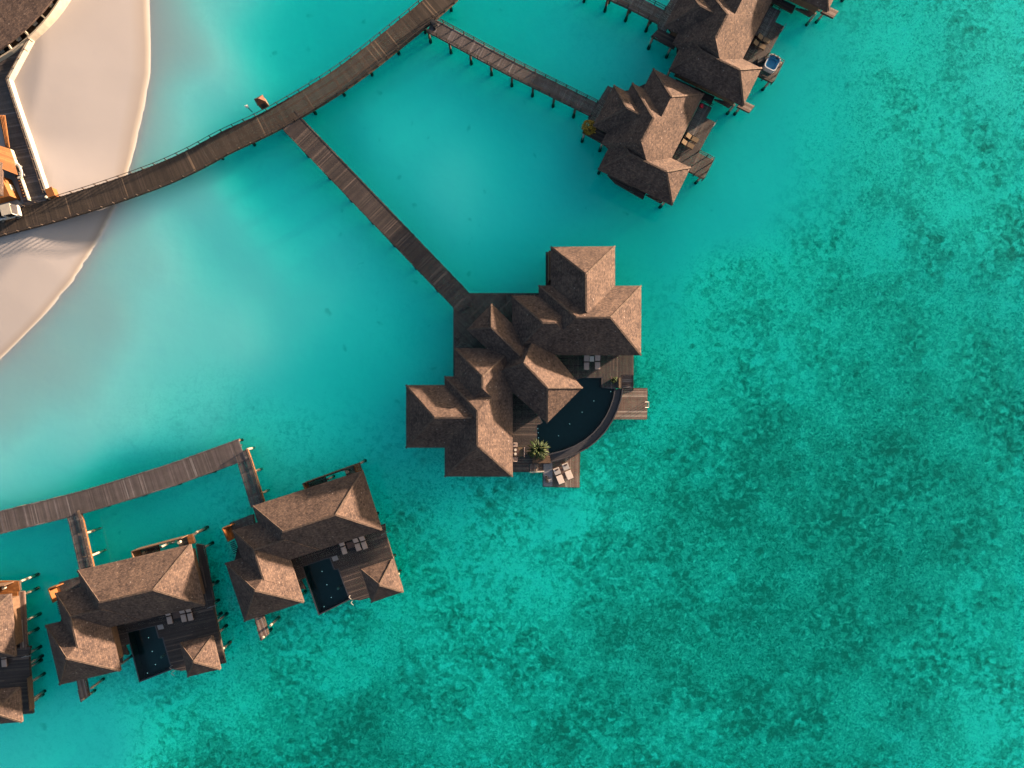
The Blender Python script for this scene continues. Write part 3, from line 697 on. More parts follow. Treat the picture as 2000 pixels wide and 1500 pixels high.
for k, (x, y) in enumerate(((1006.8, 878.5), (1006.8, 886.5))):
    c = W(x, y, 2.745); m = MB(); m.cyl(c, c + Vector((0, 0, .025)), .10, 14, .17); tag(build('plate', m, 'white', loc=c), ['upper white plate on the round dark dining table', 'lower white plate on the round dark dining table'][k], 'plate', 'plates on the dining table')
bc = thing('bench', 'beige cushioned bench on the terrace beside the round dining table', 'bench', W(1017.5, 882, 2)); c = W(1017.5, 882, 2)
m = MB(); m.frame(c + Vector((0, 0, .40)), (.8, 1.15, .12)); build('seat', m, 'tan', bc, bevel=.03); m = MB(); m.frame(c + Vector((.42, 0, .55)), (.12, 1.2, .5)); build('backrest', m, 'cushion', bc, bevel=.03)
for sx in (-1, 1):
    for sy in (-1, 1): m = MB(); m.frame(c + Vector((sx * .33, sy * .5, .17)), (.07, .07, .34)); build('leg', m, 'darkwood', bc)
chair('grey armchair above the round dining table', W(1006.5, 868.5, 2), 2.0, 0, 'cushion'); chair('grey armchair below the round dining table', W(1006.5, 896, 2), 2.0, math.pi, 'cushion')
bush('palm_plant', 'leafy green palm plant in the corner between pool and terrace', W(1052, 879, 2.6), 2.0, 1.35, 1.5, 'leaf', 190, True, .07)
bush('potted_shrub', 'small yellow-green shrub on the terrace by the pool corner', W(1199, 742, 2.4), 2.0, .42, .8, 'leaf', 26, True, .08)
bn = thing('luggage', 'dark bags left on the entrance deck at the end of the jetty', 'bag', W(908, 601, 2)); m = MB(); m.frame(W(907, 602.5, 2.22), (.5, .35, .42), .5); build('bag', m, 'black', bn, bevel=.06); m = MB(); m.frame(W(916, 598, 2.15), (.45, .3, .28), .9); build('bag', m, 'black', bn, bevel=.06)

# ================================================================== VILLAS ALONG THE TOP RIGHT (A, copies B and C)
GA = 'villas joined by gangways at the top right'
va = thing('overwater_villa', 'timber villa with a yellow bush at its landing, lower left of the upper row', 'villa', W(1270, 265, 2), GA)
wl = []
hip(va, (1349, 327), (1313, 401), (1168, 330), ve, wl)                      # south wing
hip(va, (1276, 134), (1375, 184), (1300, 332), ve - .1, wl, only=(1, 2))                      # north-east wing
hip(va, (1199, 166), (1158.3, 245), (1262, 297), ve, wl, only=(0, 1, 2))                    # west wing
NW_, NE_, SW_, SE_ = (1235, 162), (1356, 221), (1175, 278), (1280, 372)
def zz(p, z): return tuple(W(p[0], p[1], z))
a_ = W(*NW_, ve - .05); u_ = Vector((.893, -.451, 0)); v_ = Vector((-.456, -.89, 0)); hw = 67.5 * (CAMH - ve) / FPX
r0 = a_ + u_ * hw + v_ * hw + Vector((0, 0, hw * PITCH)); r1 = r0 + v_ * (50 * (CAMH - ve) / FPX)
a_e = a_ + u_ * hw * 2
roof_mesh('roof', [tuple(a_), tuple(a_e), tuple(a_e + v_ * 10.8), zz(SW_, ve - .05), tuple(r0), tuple(r1)], [[0, 1, 4], [1, 2, 5, 4], [2, 3, 5], [3, 0, 4, 5]], va, caps=[(0, 4), (4, 5)])
walls_of(va, wl)
deck(va, [(1187.5, 167.5), (1200, 173), (1166, 250), (1152, 243), (1150, 228), (1168, 200)], (.456, -.89), mat='greyplank')
deck(va, [(1152.5, 243.6), (1190, 262), (1182, 282), (1138, 258)], (.893, .451), mat='plank')
deck(va, [(1369, 200), (1390, 210), (1359, 267), (1340, 257)], (-.456, .89), 2.25, mat='greyplank')
deck(va, [(1378.5, 230), (1396, 238.5), (1364.5, 297.5), (1343, 293), (1359, 268)], (-.456, .89), 1.95, mat='plank')
deck(va, [(1340, 257.6), (1358, 267.4), (1362, 297), (1393, 312.5), (1373, 348), (1312, 318), (1312, 306)], (-.456, .89), 1.96, mat='plank')
deck(va, [(1187, 341), (1202, 357), (1256, 388), (1262, 375)], (.893, .451), 1.3, mat='plank')
deck(va, [(1262, 380), (1291, 396), (1300, 388)], (.893, .451), 1.5, mat='plank')
m = MB(); m.prism([W(*p, 1.7) for p in ((1188, 182), (1235, 175), (1290, 150), (1352, 205), (1312, 300), (1335, 330), (1308, 388), (1185, 328), (1188, 280), (1170, 240))], 1.55, 1.69); build('platform', m, 'beam', va)
rail_line(va, [W(1366, 293, 2.9), W(1396, 308, 2.9), W(1375, 349, 2.7), W(1352, 337, 2.7)], 1.96, .95, 1.3, rails=(1.0, .5))
rail_line(va, [W(1369, 200, 2.2), W(1390, 210, 2.2)], 2.2, .95, 1.2, rails=(1.0, .5))
m = MB(); a = W(1396.5, 240, 1.95); m.cyl(a, a + Vector((0, 0, .8)), .03, 8); a = W(1391.5, 246, 1.95); m.cyl(a, a + Vector((0, 0, .8)), .03, 8)
for i in range(4): m.beam(W(1397.5, 240, 1.7 - .35 * i), W(1392.5, 247, 1.7 - .35 * i), .12, .04)
build('bathing_ladder', m, 'steel', va)
stilts(va, [W(x, y, 1.7) for x, y in ((1142, 258), (1178, 276), (1190, 172), (1176, 322), (1230, 352), (1300, 392), (1371, 344), (1391, 310), (1392, 240), (1386, 211), (1281, 144), (1330, 165), (1240, 176), (1205, 290), (1250, 300), (1290, 230), (1330, 310), (1350, 260), (1225, 225))])
lounge_a = []
for k, (x, y) in enumerate(((1350, 271), (1341.5, 283))):
    lounge_a.append(lounger(['tan lounger with a pale cushion, upper of two under the eave of the bush villa', 'tan lounger, lower of two under the eave of the bush villa'][k], W(x, y, 2), R(63), 1.96, 'tan', L=1.8, w=.62))
bush('flowering_bush', 'bushy yellow-orange flowering plant at the corner of the landing deck', W(1150, 249, 2.6), 2.0, .95, 1.3, 'yleaf', 900, leaf=.2)
m = MB(); m.frame(W(1370, 206, 2.6), (.35, .25, .5), .6); m.frame(W(1371, 208.5, 2.35), (.3, .3, .2), .2); tag(build('towel', m, 'red', loc=W(1370, 206, 2.3)), 'small red towel at the end of the upper side deck', 'towel')
def shift(o, dx, dy, z): 
    o.location = Vector(o.location) + Vector((dx * (CAMH - z) / FPX, -dy * (CAMH - z) / FPX, 0)); ORG[o.name] = Vector(o.location)
vb = copy_tree(va); shift(vb, 139, -194, ve); tag(vb, 'timber villa with a hot tub on its side deck, middle of the upper row')
vc = copy_tree(va); shift(vc, 304, -379, ve); tag(vc, 'villa cut by the top edge, only its brown corner deck and roof tip showing')
for r_, (dx, dy) in ((vb, (0, 0)), (vc, (165, -186))):
    deck(r_, [(x + dx * .995, y + dy * .995) for x, y in ((1451.5, 197), (1474, 206.5), (1464, 219), (1440, 208))], (.893, .451), 1.7, mat='redplank' if r_ is vb else 'redplank')
    stilts(r_, [W(1448 + dx * .99, 207 + dy * .99, 1.5)])
for k, lo in enumerate(lounge_a):
    c = copy_tree(lo); shift(c, 139.5, -193, 2); tag(c, ['tan lounger beside a dark table, upper of two on the hot tub villa', 'tan lounger with a dark spot, lower of two on the hot tub villa'][k])
# hot tub
ht = thing('hot_tub', 'square white hot tub of blue water on the railed corner deck', 'hot tub', W(1504.5, 127.5, 2)); c = W(1504.5, 127.5, 2.0); rz = R(-27)
def rrect(w, h, r, n=6):
    out = []
    for cx, cy, a0 in ((w / 2 - r, h / 2 - r, 0), (-w / 2 + r, h / 2 - r, 90), (-w / 2 + r, -h / 2 + r, 180), (w / 2 - r, -h / 2 + r, 270)):
        for i in range(n + 1): t = R(a0 + 90 * i / n); out.append(Vector((cx + r * math.cos(t), cy + r * math.sin(t), 0)))
    return out
rot = Matrix.Rotation(rz, 4, 'Z')
A_ = [c + rot @ p for p in rrect(1.66, 1.98, .42)]; B_ = [c + rot @ p for p in rrect(1.44, 1.76, .38)]; n = len(A_)
m = MB(); I_ = [c + rot @ p for p in rrect(1.05, 1.3, .3)]
for i in range(n):
    j = (i + 1) % n; up = Vector((0, 0, .85)); 
    m.add([A_[i], A_[j], A_[j] + up, A_[i] + up], [[0, 1, 2, 3]]); m.add([A_[i] + up, A_[j] + up, B_[j] + up, B_[i] + up], [[0, 1, 2, 3]])
build('shell', m, 'spa', ht)
m = MB()
for i in range(n):
    j = (i + 1) % n; up = Vector((0, 0, .85)); lo = Vector((0, 0, .1)); 
    m.add([B_[i] + up, B_[j] + up, B_[j] + up * .55, B_[i] + up * .55], [[0, 1, 2, 3]]); m.add([B_[i] + up * .55, B_[j] + up * .55, I_[j] + up * .5, I_[i] + up * .5], [[0, 1, 2, 3]])
    m.add([I_[i] + up * .5, I_[j] + up * .5, I_[j] + lo, I_[i] + lo], [[0, 1, 2, 3]])
m.add([p + Vector((0, 0, .1)) for p in I_], [list(range(n))]); build('basin', m, 'spa_in', ht)
m = MB(); m.add([p + Vector((0, 0, .78)) for p in B_], [list(range(n))]); build('tub_water', m, 'tubwater', ht)
m = MB()
for (x, y) in ((-.6, .72), (-.25, .95), (.25, .95), (-.78, .3)): m.frame(c + rot @ Vector((x, y, .9)), (.22, .14, .08), rz)
build('headrest', m, 'rim', ht)
p = W(1491, 118, 2); m = MB(); m.prism([W(*q, 2) for q in ((1478, 116), (1492, 112), (1493, 121), (1478, 127))], 1.98, 2.35); tag(build('tub_cover', m, 'black', loc=p), 'folded black tub cover on the deck beside the hot tub', 'cover')

# ================================================================== POOL VILLAS AT THE LOWER LEFT (D, copies E and F)
GD = 'villas with rectangular pools at the lower left'
vd = thing('overwater_villa', 'rightmost pool villa, by the angled end of the lower boardwalk', 'villa', W(610, 1060, 2), GD)
wl = []
hip(vd, (493, 988.5), (708.5, 918.5), (747.5, 1034.5), ve, wl, only=(0, 1, 3, 4))
hip(vd, (454, 1036), (454 + .951 * 150, 1036 - .309 * 150), (454 + .951 * 150 + .309 * 89.4, 1036 - .309 * 150 + .951 * 89.4), ve, wl, only=(0, 1))
hip(vd, (454, 1036), (454 + .951 * 89, 1036 - .309 * 89), (454 + .951 * 89 + .309 * 150, 1036 - .309 * 89 + .951 * 150), ve, wl, only=(0,))
hip(vd, (477.5, 1214), (593.6, 1176), (557, 1062), ve, wl, only=(0, 1, 3))
hip(vd, (767, 1092), (788, 1156.4), (725, 1175), ve, None)
walls_of(vd, wl)
DP = [(592, 1107), (643.5, 1089.5), (652, 1113), (660, 1112), (682, 1170), (623.5, 1199)]
pool(vd, DP, lights=[(629, 1116), (638.5, 1142), (647, 1167), (633, 1185), (608, 1137), (617, 1164)], rimw=.14)
DPo = [(590.5, 1106), (644.5, 1087.5), (653.5, 1111), (661, 1110.5), (684.5, 1171), (622.5, 1201.5)]
deck(vd, [(519, 1098), (752, 1024), (752, 1040), (786, 1150), (704, 1172), (681, 1171), (600, 1128), (586, 1132), (596, 1150), (570, 1150)], (.951, -.309), 2.0, [DPo], mat='plank')
deck(vd, [(449, 1022), (494, 1005), (500, 1040), (462, 1060)], (.951, -.309), 1.98, mat='greyplank')
m = MB(); m.prism([W(*p, 1.7) for p in ((470, 1040), (700, 932), (735, 1028), (575, 1085), (585, 1168), (490, 1200), (455, 1108))], 1.5, 1.68); build('platform', m, 'beam', vd)
deck(vd, [(497, 1208), (514, 1203), (524, 1239), (509, 1252)], (.309, .951), 1.35, mat='redplank')
# open-air bathroom on the north side
bth = MB()
for (a, b) in (((595.5, 942.5), (690, 908.5)), ((595.5, 942.5), (601, 958))): bth.beam(W(*a, 2.9), W(*b, 2.9), .1, 1.9)
build('bathroom_wall', bth, 'wall', vd)
deck(vd, [(597, 943), (634, 930), (640, 948), (603, 960)], (.951, -.309), 1.99, mat='plank', under=False)
deck(vd, [(672, 915.5), (689.5, 909.5), (696, 926), (678, 932)], (.951, -.309), 1.99, mat='plank', under=False)
deck(vd, [(690, 908.5), (701, 904.5), (707, 921), (696, 925)], (.951, -.309), 2.1, mat='orange', under=False)
m = MB(); m.beam(W(634, 929.5, 1.9), W(672, 916, 1.9), .3, .12); build('deck_frame', m, 'beam', vd)
m = MB(); c = W(679, 921, 2.0); m.cyl(c, c + Vector((0, 0, .5)), .18, 14, .22); build('washbasin', m, 'cream', vd)
m = MB(); a = W(676, 917, 2.0); m.cyl(a, a + Vector((0, 0, 1.9)), .035, 8); m.beam(a + Vector((0, 0, 1.9)), a + Vector((.35, .12, 1.9)), .05, .04); build('shower', m, 'steel', vd)
m = MB(); m.beam(W(438.5, 1030, 2.7), W(450, 1056, 2.7), .12, 1.4); m.beam(W(439, 1029.5, 2.7), W(454, 1024, 2.7), .12, 1.4); m.prism([W(*p, 2) for p in ((439, 1029.5), (453, 1024.5), (462, 1050), (450, 1056))], 1.9, 1.97); build('entrance_screen', m, 'orange', vd)
m = MB()
for i in range(7): m.beam(W(450 + i * 1.3, 1060 + i * 3.4, 2.2), W(457 + i * 1.3, 1057.5 + i * 3.4, 2.2), .1, .5)
build('slatted_screen', m, 'black', vd)
m = MB(); m.beam(W(744, 1045, 2.6), W(763, 1036.5, 2.6), .06, .06); m.beam(W(748, 1043, 2.6), W(748, 1043, 1.8), .06, .06); build('handrail', m, 'steel', vd)
m = MB(); m.prism([W(*p, 2.0) for p in ((647.5, 1088), (658, 1084.5), (661.5, 1093), (651, 1096.5))], 2.005, 2.03); build('stone_mat', m, 'grey', vd)
m = MB()
for (x, y) in ((684, 1163), (688, 1174)): a = W(x, y, 2.0); m.cyl(a, a + Vector((0, 0, .75)), .035, 8); m.cyl(a + Vector((0, 0, .75)), a + Vector((.25, -.35, .5)), .035, 8)
build('bathing_ladder', m, 'steel', vd)
m = MB(); m.beam(W(749.5, 1038, 1.9), W(784, 1148, 1.9), .12, .12); build('kerb_board', m, 'fascia', vd)
stilts(vd, [W(x, y, 1.7) for x, y in ((703, 905), (728, 1012), (742, 1046), (750, 1072), (763, 1096), (774, 1128), (762, 1147), (725, 1160), (600, 955), (640, 936), (500, 1000), (462, 1030), (452, 1110), (470, 1160), (485, 1200), (535, 1190), (582, 1170), (570, 1110), (528, 1222), (513, 1246), (640, 1010), (600, 1050), (700, 1080), (540, 1060), (660, 1150))])
stilts(vd, [W(x, y, .6) for x, y in ((605, 1130), (624, 1192), (675, 1166))], .6)
dl = []
for k, (x, y) in enumerate(((671, 1067), (698, 1060.5), (710.5, 1057))):
    dl.append(lounger(['leftmost taupe lounger under the eave of the rightmost pool villa', 'middle taupe lounger under the eave of the rightmost pool villa', 'right taupe lounger under the eave of the rightmost pool villa'][k], W(x, y, 2), R(18), 2.0, 'cushion', L=1.95, w=.66))
dtb = table('low dark wooden table between the loungers of the rightmost pool villa', W(684.5, 1064, 2.3), 2.0, (.95, .8), 'darkwood', R(18), .3)
def rigid(p0, p1, q0, q1, z):
    a, b, c, d = W(*p0, z), W(*p1, z), W(*q0, z), W(*q1, z)
    ang = math.atan2((d - c).y, (d - c).x) - math.atan2((b - a).y, (b - a).x)
    rotm = Matrix.Rotation(ang, 4, 'Z'); t = (c + d) / 2 - rotm @ ((a + b) / 2); t.z = 0
    return Matrix.Translation(t) @ rotm, ang
def moved(o, T, ang, label):
    c = copy_tree(o); c.location = T @ Vector(o.location); c.rotation_euler.z = ang; ORG[c.name] = Vector(c.location); return tag(c, label)
TE, AE = rigid((493, 988.5), (747.5, 1034.5), (152, 1114.7), (400, 1182), ve)
TF, AF = rigid((708.5, 918.5), (747.5, 1034.5), (20, 1160), (31.5, 1283), ve)
vE = moved(vd, TE, AE, 'pool villa whose large north roof slope is fully lit, second from the left edge')
vF = moved(vd, TF, AF, 'pool villa cut off by the left edge of the picture')
for k, lo in enumerate(dl):
    moved(lo, TE, AE, ['leftmost taupe lounger on the terrace of the fully lit pool villa', 'middle taupe lounger on the terrace of the fully lit pool villa', 'right taupe lounger on the terrace of the fully lit pool villa'][k])
    if k == 2: moved(lo, TF, AF, 'grey lounger on the terrace of the villa at the left edge')
moved(dtb, TE, AE, 'low dark wooden table between loungers of the fully lit pool villa')
# extra side walkways of E and F: built flat in world space, parented to a thing of their own villa by inverse transform
def world_part(root, T, name, mb, mat):
    inv = T.inverted(); mb.v = [inv @ v for v in mb.v]
    ORG['_tmp'] = ORG[vd.name]
    org = ORG[vd.name]; me = bpy.data.meshes.new(name); me.from_pydata([tuple(v - org) for v in mb.v], [], mb.f); me.materials.append(M[mat])
    o = bpy.data.objects.new(name, me); COL.objects.link(o); o.parent = root; ORG[o.name] = org; return o
def side_deck(root, T, pix, dpx, z, mat):
    poly = [W(*p, z) for p in pix]; mb = MB(); planks(mb, poly, (dpx[0], -dpx[1]), z); fascia(mb, poly, z - .18, .25); world_part(root, T, 'side_deck', mb, mat)
side_deck(vE, TE, [(383, 1063), (398, 1066), (418, 1176), (402, 1184)], (.2, .98), 2.0, 'plank')
side_deck(vE, TE, [(402.5, 1185), (417, 1182), (437, 1284), (424, 1291)], (.2, .98), 1.8, 'redplank')
side_deck(vF, TF, [(36, 1156), (46, 1156), (52, 1268), (40, 1274)], (.05, 1), 2.0, 'redplank')
side_deck(vF, TF, [(41, 1325), (57, 1322), (62, 1385), (43, 1388)], (.05, 1), 1.8, 'plank')
side_deck(vF, TF, [(-10, 1136), (33, 1136), (34.5, 1168), (21, 1170), (-10, 1162)], (1, .1), 2.1, 'orange')
m = MB(); m.beam(W(22, 1171, 2.6), W(34, 1208, 2.6), .12, 1.0); world_part(vF, TF, 'side_wall', m, 'orange')
m = MB(); m.beam(W(57.5, 1322, 2.4), W(62.5, 1386, 2.4), .1, .9); world_part(vF, TF, 'side_wall', m, 'fascia')
for root, T, pts in ((vE, TE, ((383, 1040), (393, 1072), (404, 1150), (423, 1215), (428, 1275))), (vF, TF, ((34, 1138), (41, 1163), (45, 1215), (50, 1300), (56, 1375)))):
    inv = T.inverted(); stilts(root, [inv @ W(x, y, 1.7) - ORG[vd.name] + ORG[root.name] for x, y in pts])

# ================================================================== BOARDWALKS
walkway('boardwalk', 'long curved brown timber boardwalk sweeping across the upper left', 'boardwalk', [(-40, 449), (0, 438), (100, 412), (200, 381.5), (308, 343.5), (380, 311), (440, 278.5), (513, 244.5), (573, 212), (641, 171), (700, 130), (760, 83), (824, 31), (880, -18)], 3.0, stilt_gap=4.6, stiltoff=-1.1, postgap=1.62, railh=.62, railz=(1.0,))
walkway('jetty', 'straight dark plank jetty leading to the largest villa', 'jetty', [(560, 229), (569, 240), (735, 413), (895, 580), (902, 588)], 2.85, z=1.99, mat='plank', rails=(False, False), smooth=False, stilt_gap=4.2, fasc='beam')
walkway('jetty', 'narrow plank gangway leading to the villa with the yellow bush', 'jetty', [(840, 49), (851, 54), (1000, 134), (1161, 214)], 1.95, z=1.99, mat='lightplank', smooth=False, stilt_gap=3.1, stiltoff=-.3, railz=(1.0, .5), railh=.75, postgap=1.5)
walkway('jetty', 'short gangway entering at the top edge to the hot tub villa', 'jetty', [(1150, -35), (1240, 6), (1292, 33)], 1.9, z=1.99, mat='lightplank', smooth=False, stilt_gap=3.1, stiltoff=-.3, railz=(1.0, .5), railh=.9, postgap=1.5)
walkway('boardwalk', 'pale grey boardwalk ending in a square corner at the lower left', 'boardwalk', [(-40, 1030), (0, 1020.5), (156, 982), (312, 935), (390, 908), (474, 877.5)], 2.95, mat='lightplank', rails=(False, False), stilt_gap=5.0, fasc='beam')
walkway('jetty', 'dark grey gangway from the boardwalk corner to the rightmost pool villa', 'jetty', [(470, 882), (478, 903), (504, 988)], 1.9, z=1.99, mat='greyplank', rails=(True, False), smooth=False, stilt_gap=3.0, railz=(1.0, .6, .25), railh=.5, postgap=1.2, fasc='orange', stiltoff=-.22, foot=False, stiltmat='stilt')
walkway('jetty', 'dark grey gangway from the pale boardwalk to the fully lit pool villa', 'jetty', [(142, 1002), (147, 1015), (170, 1116)], 1.9, z=1.99, mat='greyplank', rails=(True, False), smooth=False, stilt_gap=3.0, railz=(1.0, .6, .25), railh=.5, postgap=1.2, fasc='orange', stiltoff=-.22, foot=False, stiltmat='stilt')
# landing pots / post at the top gangway
m = MB(); c = W(847, 48, 2); m.frame(c + Vector((0, 0, .3)), (.55, .75, .6), .6); m.frame(c + Vector((.25, -.4, .25)), (.4, .4, .5), .9); tag(build('storage_box', m, 'black', loc=c), 'dark storage boxes where the narrow gangway leaves the boardwalk', 'box')
# kiosk and lamp post on the boardwalk edge
kc = W(516, 205, 2); ks = thing('kiosk', 'small timber hut with a hipped roof on the edge of the curved boardwalk', 'kiosk', kc); rz = R(27)
m = MB(); m.frame(kc + Vector((0, 0, .7)), (1.1, .85, 1.5), rz); build('body', m, 'wall', ks)
rt = Matrix.Rotation(rz, 4, 'Z'); ev = [kc + rt @ Vector((sx * .62, sy * .5, 1.45)) for sx, sy in ((-1, -1), (1, -1), (1, 1), (-1, 1))]
m = MB(); m.add(ev + [kc + rt @ Vector((0, 0, 2.05))], [[0, 1, 4], [1, 2, 4], [2, 3, 4], [3, 0, 4], [3, 2, 1, 0]]); build('roof', m, 'rust', ks)
m = MB(); m.frame(kc + rt @ Vector((0, -.43, .7)), (.5, .03, 1.1), rz); build('door', m, 'black', ks)
lc = W(491, 217, 2); lp = thing('lamp_post', 'short lamp post with a white head on the boardwalk edge left of the hut', 'lamp', lc)
m = MB(); m.cyl(lc - Vector((0, 0, .3)), lc + Vector((0, 0, 1.5)), .05, 8); build('pole', m, 'black', lp)
m = MB(); m.cyl(lc + Vector((0, 0, 1.5)), lc + Vector((0, 0, 1.62)), .2, 12, .12); m.beam(lc + Vector((0, 0, 1.42)), lc + Vector((-.3, .1, 1.46)), .1, .12); build('lamp_head', m, 'white', lp)

# ================================================================== ROUND BUILDING AND WALKWAY, TOP LEFT
def circ(a, b, c):
    ax, ay, bx, by, cx, cy = a.x, a.y, b.x, b.y, c.x, c.y
    d = 2 * (ax * (by - cy) + bx * (cy - ay) + cx * (ay - by))
    ux = ((ax * ax + ay * ay) * (by - cy) + (bx * bx + by * by) * (cy - ay) + (cx * cx + cy * cy) * (ay - by)) / d
    uy = ((ax * ax + ay * ay) * (cx - bx) + (bx * bx + by * by) * (ax - cx) + (cx * cx + cy * cy) * (bx - ax)) / d
    return Vector((ux, uy, 0)), math.hypot(ax - ux, ay - uy)
zr = 4.0
cc, RR = circ(W(117, 0, 2.6), W(58.7, 70.7, 2.6), W(0, 113, 2.6))
rb = thing('round_building', 'round building with a dark shingle roof and white balcony bays in the corner', 'building', (cc.x, cc.y, 1.5))
c2, R2 = circ(W(101, 0, zr), W(45.5, 60, zr), W(-3, 98, zr))
N = 96; tip = Vector((c2.x, c2.y, zr + 3.6)); ring = [Vector((c2.x + R2 * math.cos(2 * math.pi * i / N), c2.y + R2 * math.sin(2 * math.pi * i / N), zr)) for i in range(N)]
ring2 = [p.lerp(tip, .5) for p in ring]
roof_mesh('roof', [tuple(p) for p in ring + ring2 + [tip]], [[i, (i + 1) % N, N + (i + 1) % N, N + i] for i in range(N)] + [[N + i, N + (i + 1) % N, 2 * N] for i in range(N)], rb, cuts=1)
def ring_wall(mb, r0, r1, z0, z1, n=96):
    for i in range(n):
        a0, a1 = 2 * math.pi * i / n, 2 * math.pi * (i + 1) / n
        P = [Vector((cc.x + r * math.cos(t), cc.y + r * math.sin(t), 0)) for r, t in ((r0, a0), (r1, a0), (r1, a1), (r0, a1))]
        up = lambda p, z: Vector((p.x, p.y, z))
        mb.add([up(P[0], z1), up(P[1], z1), up(P[2], z1), up(P[3], z1)], [[0, 1, 2, 3]]); mb.add([up(P[1], z0), up(P[2], z0), up(P[2], z1), up(P[1], z1)], [[0, 1, 2, 3]]); mb.add([up(P[3], z0), up(P[0], z0), up(P[0], z1), up(P[3], z1)], [[0, 1, 2, 3]])
m = MB(); ring_wall(m, RR - .2, RR, 0.8, 2.6); build('balcony_wall', m, 'cream', rb)
m = MB(); m.prism([(cc.x + (RR - .24) * math.cos(2 * math.pi * i / 96), cc.y + (RR - .24) * math.sin(2 * math.pi * i / 96)) for i in range(96)], 1.4, 1.7); build('floor', m, 'beam', rb)
m = MB(); m.prism([(cc.x + (RR - 2.6) * math.cos(2 * math.pi * i / 96), cc.y + (RR - 2.6) * math.sin(2 * math.pi * i / 96)) for i in range(96)], 1.7, 4.3); build('wall', m, 'wall', rb)
for (x, y) in ((85, 33), (52.5, 68), (18.6, 96), (118, -8)):
    p = W(x, y, 3.0); d = (p - cc); d.z = 0; a = math.atan2(d.y, d.x); m = MB()
    m.frame(Vector((cc.x + (RR - 1.1) * math.cos(a), cc.y + (RR - 1.1) * math.sin(a), 2.16)), (1.7, .2, .9), a); build('partition', m, 'cream', rb)
lab = ['white chair in the balcony bay nearest the top edge', 'white chair in the second balcony bay from the top edge', 'white chair in the third balcony bay from the top edge', 'white chair in the balcony bay at the left edge']
for k, (x, y) in enumerate(((101, 11), (70, 47), (39, 77), (6, 101))):
    p = W(x, y, 1.9); d = p - cc; a = math.atan2(d.y, d.x)
    for s in (0,): chair(lab[k], p, 1.7, a - R(90) + R(180), 'white', 'white chairs in the balcony bays', s=1.15)
# walkway with the white parapet beside the beach
bw = thing('walkway', 'grey plank walkway with a white parapet between round building and beach', 'walkway', W(40, 240, 2))
wk = [(62, 74), (18.5, 158), (32, 200), (94, 386), (86, 397), (48, 404), (30, 335), (-30, 150), (-30, 120), (30, 98)]
poly = [W(*p, 1.98) for p in wk]; mb = MB(); planks(mb, poly, (1, .18), 1.98); build('deck', mb, 'lightplank', bw)
m = MB()
par = [(68, 73), (23, 158), (36.5, 200), (97, 378)]
for a, b in zip(par[:-1], par[1:]): m.beam(W(*a, 1.65), W(*b, 1.65), .28, 1.4)
build('parapet', m, 'cream', bw)
rail_line(bw, [W(*p, 2) for p in ((61, 80), (18.5, 158), (32, 201), (91, 380))], 2.0, .75, 1.4, rails=(.9,))
m = MB(); m.beam(W(23, 293, 2.3), W(58, 392, 2.3), .14, .6); build('low_wall', m, 'cream', bw)
m = MB()
for i in range(8): a = W(40 + i * 2, 344 + i * 6, 2.0); m.beam(a, a + Vector((0, 0, .7)), .07, .07)
build('railing_post', m, 'orange', bw)
stilts(bw, [W(*p, 1.7) for p in ((30, 220), (50, 280), (70, 340), (20, 300), (5, 230))], foot=False)
tc = W(98, 376, 2.4); bx = thing('bin_shelter', 'orange timber box at the end of the white parapet', 'box', W(98, 376, 1.2)); m = MB(); m.frame(Vector((tc.x, tc.y, 1.75)), (.85, 1.15, 1.3), R(22)); build('body', m, 'orange', bx); m = MB(); m.frame(Vector((tc.x, tc.y, 2.43)), (.95, 1.25, .06), R(22)); build('lid', m, 'orange', bx)
gl = W(97, 388, 2); m = MB(); m.cyl(gl, gl + Vector((0, 0, .7)), .12, 10); m.cyl(gl + Vector((0, 0, .7)), gl + Vector((0, 0, .85)), .2, 10, .08); tag(build('bollard_lamp', m, 'cream', loc=gl), 'pale bollard light at the junction of parapet and boardwalk', 'lamp')
# timber sheds at the left edge
sh = thing('timber_shed', 'shed with a bright orange plank roof beside the walkway', 'shed', W(12, 312, 1.5))
mb = MB(); A = [z_(-12, 281, 4.2), z_(20, 291, 3.3), z_(34.5, 342, 3.3), z_(2, 329, 4.2)]
for i in range(12):
    t0, t1 = i / 12, (i + .93) / 12; l0 = Vector(A[0]).lerp(Vector(A[3]), t0); l1 = Vector(A[0]).lerp(Vector(A[3]), t1); r0_ = Vector(A[1]).lerp(Vector(A[2]), t0); r1_ = Vector(A[1]).lerp(Vector(A[2]), t1); dn = Vector((0, 0, -.06))
    mb.add([l0, r0_, r1_, l1, l0 + dn, r0_ + dn, r1_ + dn, l1 + dn], [[3, 2, 1, 0][::-1], [4, 5, 6, 7][::-1], [0, 1, 5, 4], [1, 2, 6, 5], [2, 3, 7, 6], [3, 0, 4, 7]])
build('roof', mb, 'orange', sh)
m = MB(); m.prism([W(*p, 3) for p in ((-14, 284), (17, 294), (30, 338), (-4, 326))], 1.4, 3.15); build('wall', m, 'wall', sh)
m = MB()
for i in range(4): m.beam(W(0 + i * 3, 225, 2.6 + .1 * i), W(12 + i * 2, 288, 3.0 + .1 * i), .1, .1)
build('pergola_pole', m, 'orange', sh)
hu = thing('thatched_hut', 'brown hipped hut with an orange timber base at the left edge', 'hut', W(-5, 350, 1.5))
hip(hu, (-60, 318), (4, 318), (22, 382), 4.2)
m = MB(); m.prism([W(*p, 3) for p in ((-60, 330), (7, 345), (26, 385), (-60, 405))], 1.4, 3.6); build('wall', m, 'orange', hu)
m = MB(); m.beam(W(21, 361, 2.3), W(31, 388, 2.3), .14, .7); build('low_wall', m, 'cream', hu)
